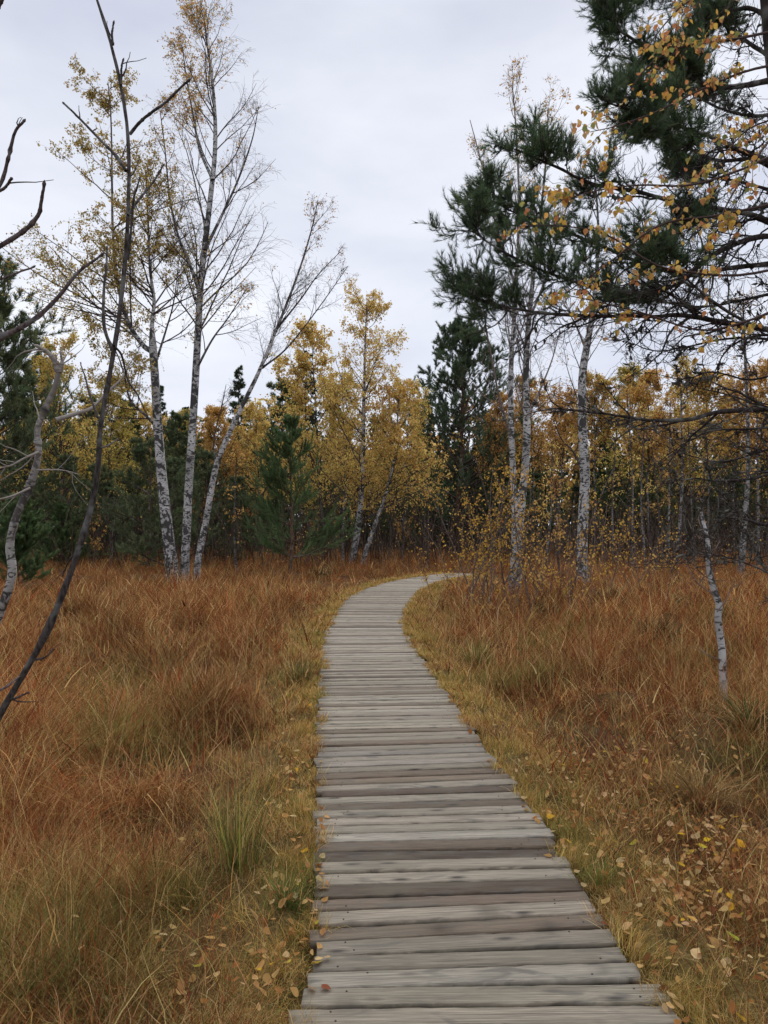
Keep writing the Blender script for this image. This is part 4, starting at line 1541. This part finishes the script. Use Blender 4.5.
SAPY = [(208, 168, 76), (190, 150, 70), (174, 144, 74), (160, 122, 66)]
sapling(478, 612, 2.2, 4, 'leafy yellow sapling nearest the boardwalk\'s bend', 131, SAPY, 240)
sapling(497, 606, 2.6, 4, 'tall yellow leafed sapling just left of the paired white trunks', 132, SAPY, 230)
sapling(532, 612, 2.3, 4, 'yellow leafed sapling just right of the paired white trunks', 133, SAPY + ORANGE, 220)
sapling(556, 606, 1.7, 4, 'sparse brown twigged sapling between paired trunks and single trunk', 134, SAPY + BROWNY, 110)
sapling(606, 596, 1.8, 4, 'low yellow leafed sapling at the foot of the single white trunk', 135, SAPY, 150)
sapling(640, 592, 1.6, 3, 'thin sparse sapling in brown grass right of the single white trunk', 136, SAPY, 90)
sapling(660, 610, 1.3, 3, 'low twiggy sapling in the rusty grass before the pale stems', 137, BROWNY + SAPY[:1], 50)
sapling(85, 566, 2.3, 4, 'orange leafed sapling at the wood\'s edge behind the dark leaning stem', 138, ORANGE, 260, .06, group='leafy saplings at the wood edge')
sapling(455, 600, 1.3, 3, 'small sapling hanging over the boardwalk\'s far turn', 139, SAPY, 90)
sapling(410, 556, 2.2, 4, 'orange brown sapling under the big dark conifer', 140, ORANGE, 220, .06, group='leafy saplings at the wood edge')
sapling(510, 628, 1.1, 4, 'low twiggy sapling in front of the paired white trunks', 141, BROWNY + SAPY, 60)
sapling(575, 618, 1.0, 4, 'knee-high twiggy sapling before the single white trunk', 142, BROWNY + SAPY, 50)
sapling(310, 566, 1.5, 4, 'low brown sapling right of the fresh green young pine', 143, BROWNY, 120, .05, group='leafy saplings at the wood edge')


# ------------------------------------------------------------------ near bare trees at the left
def px_tree(name, label, cat, stems, col, mat, seed, twigs=0, group=None, k=9, tl=(.05, .2), kn=True):
    """stems: [(list of (px,py), depth0, depth1, r0, r1)]"""
    rng = np.random.default_rng(seed)
    first = P(*stems[0][0][0], stems[0][1])
    root = thing(name, first, label, cat, group)
    g = Geo()
    SP, SR = [], []
    for j, (l, d0, d1, r0, r1) in enumerate(stems):
        n = len(l)
        pts = [P(x, y, d0 + (d1 - d0) * i / (n - 1)) for i, (x, y) in enumerate(l)]
        m = 60 if j == 0 else 34
        p = catmull(pts, m)
        p = p + np.cumsum(rng.normal(0, .0007, p.shape), 0) * np.linspace(0, 1, m)[:, None]
        r = np.interp(np.linspace(0, 1, m), [0, 1], [r0, r1]) * (1 + rng.normal(0, .045, m))
        if kn:   # swollen nodes and buds
            for _ in range(max(2, m // 9)):
                q = rng.integers(2, m - 2)
                r[q] *= 1.28
        tubes(g, p - first, r, k, col)
        if j:
            tip = p[-1]
            tubes(g, np.array([tip, tip + norm(p[-1] - p[-2]) * r1 * 2.5, tip + norm(p[-1] - p[-2]) * r1 * 5])[None] - first, np.array([[r1 * .98, r1 * 1.4, r1 * .2]]), 6, col)
        q = np.linspace(0, m - 1, 30)
        SP.append(np.stack([np.interp(q, np.arange(m), p[:, a]) for a in range(3)], 1))
        SR.append(np.interp(q, np.arange(m), r))
    if twigs:
        SP, SR = np.array(SP), np.array(SR)
        idx = rng.integers(0, len(SP), twigs)
        p2, r2 = grow(rng, SP, SR, idx, rng.uniform(.1, .98, twigs), rng.uniform(*tl, twigs), .8, .2, .15, 6, .02, .0018)
        tubes(g, p2 - first, r2, 4, col)
    g.build('trunk', mat, root, smooth=True)
    return root


DARK = lin((66, 60, 57))
px_tree('bare_sapling', 'dark leafless sapling leaning across the foreground, bare forked top against the sky', 'sapling', [
    ([(-42, 800), (-2, 718), (40, 645), (66, 585), (88, 520), (98, 470), (101, 425), (109, 380), (119, 320), (126, 255), (129, 190), (128, 130), (120, 80), (109, 35), (94, -12)], 3.6, 3.5, .017, .006),
    ([(126, 171), (115, 155), (98, 138), (82, 122), (64, 104)], 3.5, 3.6, .008, .0045),
    ([(130, 134), (140, 122), (152, 112), (168, 100), (187, 81)], 3.5, 3.35, .008, .005),
    ([(128, 215), (140, 198), (150, 186), (163, 166)], 3.5, 3.7, .007, .004),
    ([(112, 350), (104, 325), (104, 290), (107, 262), (108, 248)], 3.55, 3.8, .009, .0045),
    ([(98, 418), (90, 395), (86, 380), (81, 365)], 3.5, 3.7, .006, .003),
    ([(128, 260), (131, 230), (133, 200), (139, 180)], 3.5, 3.42, .007, .004),
    ([(114, 346), (122, 356), (128, 380), (138, 396), (150, 420)], 3.5, 4.0, .006, .003),
    ([(100, 448), (108, 446), (118, 441)], 3.5, 3.6, .005, .003),
    ([(82, 548), (70, 560), (64, 576)], 3.55, 3.7, .005, .003),
    ([(30, 660), (44, 658), (55, 650)], 3.6, 3.5, .006, .003),
    ([(10, 700), (18, 697), (28, 692)], 3.6, 3.5, .006, .004),
    ([(113, 45), (112, 34), (114, 24)], 3.5, 3.5, .006, .004),
    ([(121, 85), (121, 72), (122, 62)], 3.5, 3.5, .006, .004),
], DARK, M_BARK_FINE, 151, twigs=12, tl=(.04, .16))

px_tree('bare_tree', 'crooked grey trunk with a broken forked top at the picture edge', 'tree', [
    ([(-22, 668), (0, 612), (12, 575), (10, 545), (17, 515), (29, 488), (36, 468), (39, 450), (38, 430), (46, 408), (55, 388), (60, 368)], 8.9, 8.6, .055, .028),
    ([(58, 372), (54, 360), (47, 352), (40, 348)], 8.6, 8.5, .035, .016),
    ([(56, 420), (75, 414), (92, 408), (104, 395), (120, 380), (128, 366)], 8.6, 9.1, .028, .008),
    ([(39, 452), (25, 458), (10, 466), (-8, 470)], 8.6, 8.3, .016, .006),
    ([(37, 470), (60, 470), (78, 474)], 8.6, 8.4, .010, .004),
    ([(30, 488), (12, 496), (-6, 500)], 8.6, 8.2, .014, .006),
    ([(60, 372), (62, 362), (61, 356)], 8.6, 8.6, .03, .012),
], lin((134, 126, 118)), M_BIRCH_PALE, 152, twigs=22, tl=(.15, .6))

px_tree('bare_tree', 'leafless tree beyond the picture edge, its long bare branches reaching in over the bog', 'tree', [
    ([(-190, 900), (-180, 700), (-150, 500), (-120, 380), (-80, 300), (-50, 200), (-40, 100), (-45, 0)], 3.3, 3.3, .06, .02),
    ([(-120, 385), (-60, 352), (0, 337), (30, 322), (55, 300), (78, 272), (100, 256)], 3.3, 3.2, .016, .005),
    ([(-85, 310), (-40, 268), (0, 246), (25, 230), (38, 215), (42, 200), (45, 186)], 3.3, 3.1, .013, .006),
    ([(-55, 220), (-20, 205), (0, 185), (8, 160), (14, 135), (22, 123)], 3.3, 3.1, .010, .005),
    ([(-60, 200), (-25, 195), (0, 190), (10, 178)], 3.3, 3.0, .009, .005),
    ([(-90, 320), (-40, 290), (0, 279), (15, 273), (32, 267)], 3.3, 3.4, .007, .004),
    ([(-45, 60), (-20, 30), (0, 5), (6, -6)], 3.3, 3.2, .010, .006),
    ([(-160, 720), (-60, 715), (0, 690), (14, 680), (26, 671)], 3.4, 3.6, .010, .003),
], lin((88, 76, 74)), M_BARK_FINE, 153, twigs=14, tl=(.04, .2))


# ------------------------------------------------------------------ the big pine at the right
def big_pine():
    rng = np.random.default_rng(161)
    d0 = 8.6
    l = [(905, 700), (880, 560), (850, 420), (822, 300), (798, 190), (780, 90), (770, 0), (764, -100), (760, -250), (762, -420)]
    pts = [P(x, y, d0) for x, y in l]
    pts[0][2] = gz1(pts[0][0], d0) - .1
    root = thing('pine_tree', pts[0], 'large old pine spreading dark boughs and bare limbs in from the picture edge', 'pine tree')
    bark = lin((56, 49, 46))
    g = Geo()
    p, r = stem(pts, .19, .07, 40)
    tubes(g, p - pts[0], r, 12, bark)
    # limbs: pixel polyline, depths, base radius, needle start (1 = bare)
    LIMBS = [
        ([(772, 80), (740, 86), (708, 86), (674, 66), (640, 44), (612, 24), (592, -2)], 8.6, 7.4, .05, .25),
        ([(766, -40), (730, -30), (690, -20), (650, -15), (615, -5)], 8.6, 7.6, .05, .2),
        ([(790, 168), (745, 152), (715, 138), (680, 126), (640, 112), (606, 104)], 8.6, 7.2, .045, .45),
        ([(792, 180), (755, 160), (720, 160), (690, 150), (655, 130), (625, 128)], 8.6, 9.6, .04, .4),
        ([(806, 235), (770, 222), (744, 213), (688, 204), (632, 190), (590, 183), (560, 170), (515, 150)], 8.6, 7.4, .055, .60),
        ([(808, 245), (768, 236), (735, 244), (705, 260), (680, 282), (640, 290), (580, 280), (530, 260), (490, 238), (474, 214)], 8.6, 8.0, .05, .55),
        ([(812, 262), (768, 264), (723, 269), (690, 275), (640, 262), (590, 240), (545, 222), (510, 208), (482, 190)], 8.6, 9.3, .05, .55),
        ([(828, 340), (780, 334), (740, 318), (712, 300), (686, 280), (660, 255), (640, 236)], 8.6, 7.4, .035, .7),
        ([(826, 338), (768, 330), (720, 322), (680, 316), (640, 317), (560, 315), (510, 308), (478, 300), (456, 286)], 8.6, 7.9, .05, .68),
        ([(830, 350), (775, 340), (730, 338), (690, 345), (655, 350), (625, 340)], 8.6, 9.4, .03, .97),
        ([(846, 415), (800, 408), (768, 410), (722, 412), (690, 420), (655, 421), (628, 418), (587, 412), (555, 410), (536, 413)], 8.6, 7.6, .047, 1.0),
        ([(848, 425), (790, 425), (755, 428), (712, 430), (685, 442), (660, 462)], 8.6, 9.2, .03, 1.0),
        ([(852, 450), (800, 462), (760, 476), (720, 480), (690, 476), (655, 482)], 8.6, 8.0, .03, 1.0),
        ([(850, 440), (800, 440), (760, 452), (725, 462), (690, 456), (650, 440)], 8.6, 9.8, .028, 1.0),
        ([(858, 500), (810, 515), (770, 526), (745, 521), (722, 517)], 8.6, 7.2, .045, 1.0),
        ([(868, 545), (815, 600), (768, 573), (735, 560), (700, 552), (665, 548)], 8.6, 7.0, .02, 1.0),
        ([(776, 60), (745, 40), (720, 20), (700, -10)], 8.6, 9.5, .04, .4),
        ([(800, 200), (770, 190), (735, 180), (700, 175), (665, 165)], 8.6, 9.8, .035, .6),
        ([(818, 290), (780, 292), (740, 300), (700, 306), (650, 300), (600, 302)], 8.6, 9.7, .035, .75),
        ([(775, 20), (745, 8), (715, 22), (690, 48), (672, 62)], 8.6, 9.3, .04, .25),
        ([(786, 112), (750, 116), (715, 106), (690, 92), (662, 90)], 8.6, 9.6, .035, .35),
        ([(800, 195), (770, 206), (735, 214), (700, 224), (672, 222)], 8.6, 8.0, .03, .6),
        ([(838, 380), (790, 372), (750, 380), (710, 372), (680, 380), (640, 372)], 8.6, 9.0, .026, 1.0),
    ]
    SP, SR, NT = [], [], []
    N = 40
    for (q, da, db, r0, nt) in LIMBS:
        n = len(q)
        pp = [P(x, y, da + (db - da) * (i / (n - 1)) ** .8) for i, (x, y) in enumerate(q)]
        c = catmull(pp, N)
        c = c + np.cumsum(rng.normal(0, .004, c.shape), 0) * np.linspace(0, 1, N)[:, None]
        rr = np.interp(np.linspace(0, 1, N), [0, .5, 1], [r0 * .75, r0 * .42, r0 * .15])
        SP.append(c)
        SR.append(rr * (1 + rng.normal(0, .09, N)))
        NT.append(nt)
    SP, SR, NT = np.array(SP), np.array(SR), np.array(NT)
    for i in range(len(SP)):
        gi = Geo()
        tubes(gi, (SP[i] - pts[0])[None], SR[i][None], 8, bark)
        # side branches, forking twigs
        ln = np.linalg.norm(np.diff(SP[i], axis=0), axis=1).sum()
        n1 = int(ln * (8 if NT[i] < 1 else 5)) + 4
        t1 = rng.uniform(.1, .99, n1)
        leafy = t1 > NT[i]
        n1b = int((1 - NT[i]) * ln * 8)
        t1 = np.concatenate([t1, rng.uniform(min(NT[i], .98), .99, n1b)])
        n1 = len(t1)
        leafy = t1 > NT[i]
        L1 = np.where(leafy, .15 * (1.2 - .6 * t1), .24 * (1.15 - .5 * t1)) * ln * rng.uniform(.4, 1.25, n1)
        p1, r1 = grow(rng, SP[i][None], SR[i][None], np.zeros(n1, int), t1, L1, .85, np.where(leafy, .45, .1), .2, 10, .010, .004, flat=.45)
        tubes(gi, p1 - pts[0], r1, 5, bark)
        i2 = np.repeat(np.arange(n1), 6)
        t2 = rng.uniform(.15, 1, len(i2))
        L2 = np.maximum(L1[i2] * .42 * rng.uniform(.4, 1.2, len(i2)), .1)
        p2, r2 = grow(rng, p1, r1, i2, t2, L2, .8, np.where(leafy[i2], .5, .1), .2, 7, .007, .0032, flat=.3)
        tubes(gi, p2 - pts[0], r2, 4, bark)
        i3 = np.repeat(np.arange(len(p2)), 3)
        t3 = rng.uniform(.2, 1, len(i3))
        L3 = rng.uniform(.1, .22, len(i3))
        p3, r3 = grow(rng, p2, r2, i3, t3, L3, .75, .6, .14, 5, .008, .003)
        need = leafy[i2][i3]
        # stubby spurs, old cones and lichen knots on the bare wood
        ns = 150
        js = rng.integers(0, len(p1), ns)
        sp_, sr_ = grow(rng, p1, r1 + .02, js, rng.uniform(.1, .95, ns), rng.uniform(.03, .09, ns), 1.0, .1, .35, 4, .10, .005)
        sr_ = sr_ * np.array([.8, 1.3, 1.2, .5])[None] * rng.uniform(.6, 1.5, (ns, 1))
        tubes(gi, sp_ - pts[0], sr_, 5, np.repeat(lin((78, 74, 66))[None], ns, 0))
        # keep bare twigs sparser than needled ones
        keep = need | (rng.random(len(i3)) < (.65 if NT[i] < 1 else .35))
        tubes(gi, p3[keep] - pts[0], r3[keep], 3, bark)
        lb = gi.build('limb', M_BARK, root, smooth=True)
        if need.any():
            gn = Geo()
            cf = lambda n: pal([(82, 98, 72), (94, 110, 80), (70, 86, 64), (102, 116, 84)], n, rng, .14)
            sh = p3[need] - pts[0]
            needles(gn, rng, sh, 44, .07, .0048, .62, cf, .05)
            e2 = p2[leafy[i2]] - pts[0]
            needles(gn, rng, e2, 50, .075, .0048, .62, cf, .45)
            gn.build('needles', M_NEEDLE, lb)
    g.build('trunk', M_BARK, root, smooth=True)


big_pine()


def overhang():
    rng = np.random.default_rng(171)
    d0 = 4.6
    l = [(930, 960), (925, 700), (915, 450), (905, 250), (900, 60), (900, -150), (905, -400)]
    pts = [P(x, y, d0) for x, y in l]
    pts[0][2] = gz1(pts[0][0], d0) - .1
    root = thing('birch_tree', pts[0], 'birch beyond the picture edge trailing twigs of large yellow leaves before the pine', 'birch tree')
    g = Geo()
    p, r = stem(pts, .09, .03, 30)
    gg = np.zeros((1, 30, 10, 3))
    gg[0, :, :, 0] = r[:, None]
    tubes(g, p - pts[0], r, 10, TWIG, gg)
    L = [
        ([(906, 280), (860, 240), (800, 262), (740, 275), (690, 272), (654, 264), (605, 234), (560, 226), (520, 226)], 4.6, 4.3),
        ([(904, 200), (850, 150), (790, 150), (740, 170), (690, 185), (640, 185), (600, 190), (560, 200)], 4.6, 4.0),
        ([(902, 100), (850, 60), (800, 62), (750, 70), (700, 90), (660, 110), (620, 125), (590, 132)], 4.6, 4.4),
        ([(900, 10), (850, -40), (790, -40), (740, -25), (690, 0), (660, 30), (640, 60)], 4.6, 4.2),
        ([(908, 320), (860, 290), (800, 300), (750, 320), (700, 330), (640, 312), (590, 300), (550, 292)], 4.6, 4.4),
        ([(903, 150), (850, 100), (800, 110), (770, 140), (735, 190), (715, 230), (700, 262)], 4.6, 4.0),
        ([(900, -60), (860, -110), (800, -100), (760, -60), (735, -10), (720, 30)], 4.6, 4.5),
        ([(905, 230), (850, 190), (790, 200), (720, 215), (660, 225), (610, 262), (570, 290), (545, 310)], 4.6, 4.5),
        ([(902, 60), (840, 20), (780, 30), (730, 40), (690, 45), (655, 60), (630, 90), (612, 120)], 4.6, 4.8),
        ([(903, 130), (850, 90), (800, 112), (770, 120), (745, 132), (720, 160)], 4.6, 4.9),
    ]
    SP = []
    N = 30
    for (q, da, db) in L:
        n = len(q)
        SP.append(catmull([P(x, y, da + (db - da) * i / (n - 1)) for i, (x, y) in enumerate(q)], N))
    SP = np.array(SP)
    SR = np.repeat(np.linspace(.012, .0022, N)[None], len(SP), 0)
    tubes(g, SP - pts[0], SR, 5, lin((70, 56, 52)))
    idx = np.repeat(np.arange(len(SP)), 12)
    t = rng.uniform(.34, 1, len(idx))
    p2, r2 = grow(rng, SP, SR, idx, t, rng.uniform(.12, .42, len(idx)), .6, -.25, .09, 7, .004, .0014)
    tubes(g, p2 - pts[0], r2, 3, lin((70, 56, 52)))
    g.build('trunk', M_BIRCH, root, smooth=True)
    gl = Geo()
    cols = [(216, 178, 84), (206, 166, 80), (208, 164, 84), (196, 150, 82), (188, 138, 90), (176, 156, 90), (146, 140, 84), (186, 124, 82), (212, 180, 110), (132, 136, 84), (184, 150, 106), (156, 112, 80)]
    n = 1300
    ch = rng.integers(0, len(p2), n)
    pos, _ = at_t(p2, ch, rng.uniform(.2, 1, n))
    leaves(gl, rng, pos + rng.normal(0, .012, pos.shape) - pts[0], .034, pal(cols, n, rng, .1), .7, True)
    ch = rng.integers(0, len(SP), 130)
    pos, _ = at_t(SP, ch, rng.uniform(.45, 1, 130))
    leaves(gl, rng, pos + rng.normal(0, .012, pos.shape) - pts[0], .034, pal(cols, 130, rng, .1), .7, True)
    gl.build('leaves', M_LEAF, root)


overhang()


# ------------------------------------------------------------------ the wood beyond, and the brush at its edge
def far_wood():
    rng = np.random.default_rng(181)
    g = Geo()
    n = 520
    y = rng.uniform(54, 84, n)
    x = rng.uniform(-1, 1, n) * (y * .62 + 6)
    H = rng.uniform(7, 11.5, n)
    z = gz(x, y)
    # thin trunks
    m = 5
    pp = np.stack([np.stack([x + rng.normal(0, .1, n), y, z - .1 + H * q], 1) for q in np.linspace(0, 1, m)], 1)
    rr = np.linspace(.10, .03, m)[None] * rng.uniform(.5, 1.2, (n, 1))
    birchy = rng.random(n) < .4
    tubes(g, pp, rr, 4, np.where(birchy[:, None], lin((150, 144, 138)), lin((76, 66, 60))))
    k = 170
    idx = np.repeat(np.arange(n), k)
    u = rng.random(len(idx)) ** 1.1
    con = ~birchy[idx]
    rad = np.where(con, 1.9 * (1 - u) ** .7 + .15, 1.9 * np.sin(np.pi * np.clip(u * .9 + .1, 0, 1)) ** .8) * np.sqrt(rng.random(len(idx)))
    zz = np.where(con, .04 + .96 * u, .25 + .75 * u)
    a = rng.uniform(0, 6.28, len(idx))
    pos = np.stack([x[idx] + rad * np.cos(a), y[idx] + rad * np.sin(a), z[idx] + H[idx] * zz], 1)
    tone = rng.integers(0, 3, n)
    C = np.where(con[:, None], pal([(46, 62, 48), (56, 72, 54), (66, 76, 58)], len(idx), rng, .14),
                 np.where((tone[idx] == 0)[:, None], pal(ORANGE, len(idx), rng, .12), np.where((tone[idx] == 1)[:, None], pal(YELLOW, len(idx), rng, .12), pal(BROWNY, len(idx), rng, .12))))
    leaves(g, rng, pos, .5, C, .3)
    o = g.build('far_wood', M_NEEDLE)
    tag(o, 'mixed wood far behind closing the view across the bog', 'wood')
    o['kind'] = 'stuff'

    # brush at the wood's edge: bare grey brown twigs
    g = Geo()
    n = 3000
    y = rng.uniform(28, 52, n)
    x = rng.uniform(-1, 1, n) * (y * .6 + 2)
    pd, _ = path_dist(x, y)
    ok = pd > 1.5
    x, y = x[ok], y[ok]
    n = len(x)
    z = gz(x, y)
    h = rng.uniform(.8, 3.2, n)
    lean = rng.normal(0, .22, (n, 2))
    pp = np.stack([np.stack([x + lean[:, 0] * h * q ** 1.3, y + lean[:, 1] * h * q ** 1.3, z - .05 + h * q], 1) for q in np.linspace(0, 1, 5)], 1)
    pp[:, 1:] += rng.normal(0, .05, pp[:, 1:].shape)
    rr = np.linspace(.014, .006, 5)[None] * rng.uniform(.6, 1.5, (n, 1))
    tubes(g, pp, rr, 3, pal([(104, 90, 80), (84, 70, 62), (124, 112, 102), (70, 58, 50)], n, rng, .12))
    i2 = np.repeat(np.arange(n), 4)
    p2, r2 = grow(rng, pp, rr, i2, rng.uniform(.2, 1, len(i2)), rng.uniform(.25, .8, len(i2)), .75, .3, .12, 4, .006, .005)
    tubes(g, p2, r2, 3, lin((92, 78, 70)))
    leaves_on(g, rng, p2, 2600, .085, lambda q: pal(ORANGE + BROWNY + YELLOW[:2], q, rng, .14), .05)
    o = g.build('undergrowth', M_BARK)
    o.data.materials.clear()
    o.data.materials.append(M_NEEDLE)
    tag(o, 'bare brown brushwood and twigs along the edge of the wood', 'undergrowth')
    o['kind'] = 'stuff'


far_wood()

# ------------------------------------------------------------------ camera, sky, sun
cam = bpy.data.cameras.new('camera')
cam.sensor_fit = 'AUTO'
cam.sensor_width = 36
cam.lens = F * 36 / 1024
cam.shift_y = (HY - 512) / 1024
cam.clip_end = 3000
co = bpy.data.objects.new('camera', cam)
co.location = (0, 0, EYE)
co.rotation_euler = (math.radians(90), 0, 0)
COL.objects.link(co)
scene.camera = co

SUN_EL, SUN_ROT = math.radians(46), math.radians(22)
w = bpy.data.worlds.new('World')
scene.world = w
w.use_nodes = True
nt = w.node_tree
nt.nodes.clear()
out = nt.nodes.new('ShaderNodeOutputWorld')
bg = nt.nodes.new('ShaderNodeBackground')
bg.inputs['Strength'].default_value = .1
sky = nt.nodes.new('ShaderNodeTexSky')
sky.sky_type = 'NISHITA'
sky.sun_disc = False
sky.sun_elevation = SUN_EL
sky.sun_rotation = SUN_ROT
tc = nt.nodes.new('ShaderNodeTexCoord')
sep = nt.nodes.new('ShaderNodeSeparateXYZ')
nt.links.new(tc.outputs['Generated'], sep.inputs[0])
mp = nt.nodes.new('ShaderNodeMapping')
mp.inputs['Scale'].default_value = (1.0, 1.0, 2.6)
mp.inputs['Location'].default_value = (.35, .2, .1)
nt.links.new(tc.outputs['Generated'], mp.inputs[0])
nz = nt.nodes.new('ShaderNodeTexNoise')
nz.inputs['Scale'].default_value = 2.1
nz.inputs['Detail'].default_value = 5
nz.inputs['Roughness'].default_value = .5
nt.links.new(mp.outputs[0], nz.inputs['Vector'])
cr = nt.nodes.new('ShaderNodeValToRGB')
cr.color_ramp.elements[0].position = .32
cr.color_ramp.elements[1].position = .68
cr.color_ramp.elements[0].color = (.56, .60, .72, 1)
cr.color_ramp.elements[1].color = (.86, .89, .96, 1)
nt.links.new(nz.outputs['Fac'], cr.inputs[0])
# the cloud layer is thinner, so brighter, low down
hr = nt.nodes.new('ShaderNodeValToRGB')
hr.color_ramp.elements.new(.57)
hr.color_ramp.elements[0].position = .05
hr.color_ramp.elements[2].position = .95
hr.color_ramp.elements[0].color = (1.22, 1.2, 1.17, 1)
hr.color_ramp.elements[1].color = (.94, .94, .96, 1)
hr.color_ramp.elements[2].color = (2.6, 2.55, 2.48, 1)
nt.links.new(sep.outputs['Z'], hr.inputs[0])
mu = nt.nodes.new('ShaderNodeMix')
mu.data_type = 'RGBA'
mu.blend_type = 'MULTIPLY'
mu.inputs[0].default_value = 1
nt.links.new(cr.outputs[0], mu.inputs[6])
nt.links.new(hr.outputs[0], mu.inputs[7])
sc10 = nt.nodes.new('ShaderNodeVectorMath')
sc10.operation = 'SCALE'
sc10.inputs['Scale'].default_value = 9.9
nt.links.new(mu.outputs[2], sc10.inputs[0])
mx = nt.nodes.new('ShaderNodeMix')
mx.data_type = 'RGBA'
mx.inputs[0].default_value = .94
nt.links.new(sky.outputs[0], mx.inputs[6])
nt.links.new(sc10.outputs[0], mx.inputs[7])
nt.links.new(mx.outputs[2], bg.inputs['Color'])
nt.links.new(bg.outputs[0], out.inputs[0])

sl = bpy.data.lights.new('sun', 'SUN')
sl.energy = 1.5
sl.angle = math.radians(24)
sl.color = (1, .96, .9)
so = bpy.data.objects.new('sun', sl)
COL.objects.link(so)
# sky rotation r: the sun stands towards (sin r, cos r); the lamp shines the other way
so.rotation_euler = (math.radians(90) - SUN_EL, 0, math.pi - SUN_ROT)

vs = scene.view_settings
vs.view_transform = 'Standard'
vs.look = 'None'
vs.exposure = .12
vs.gamma = 1
vs.use_curve_mapping = False
scene.cycles.max_bounces = 4
scene.cycles.diffuse_bounces = 2
scene.cycles.glossy_bounces = 2
scene.cycles.transmission_bounces = 3
scene.cycles.transparent_max_bounces = 4
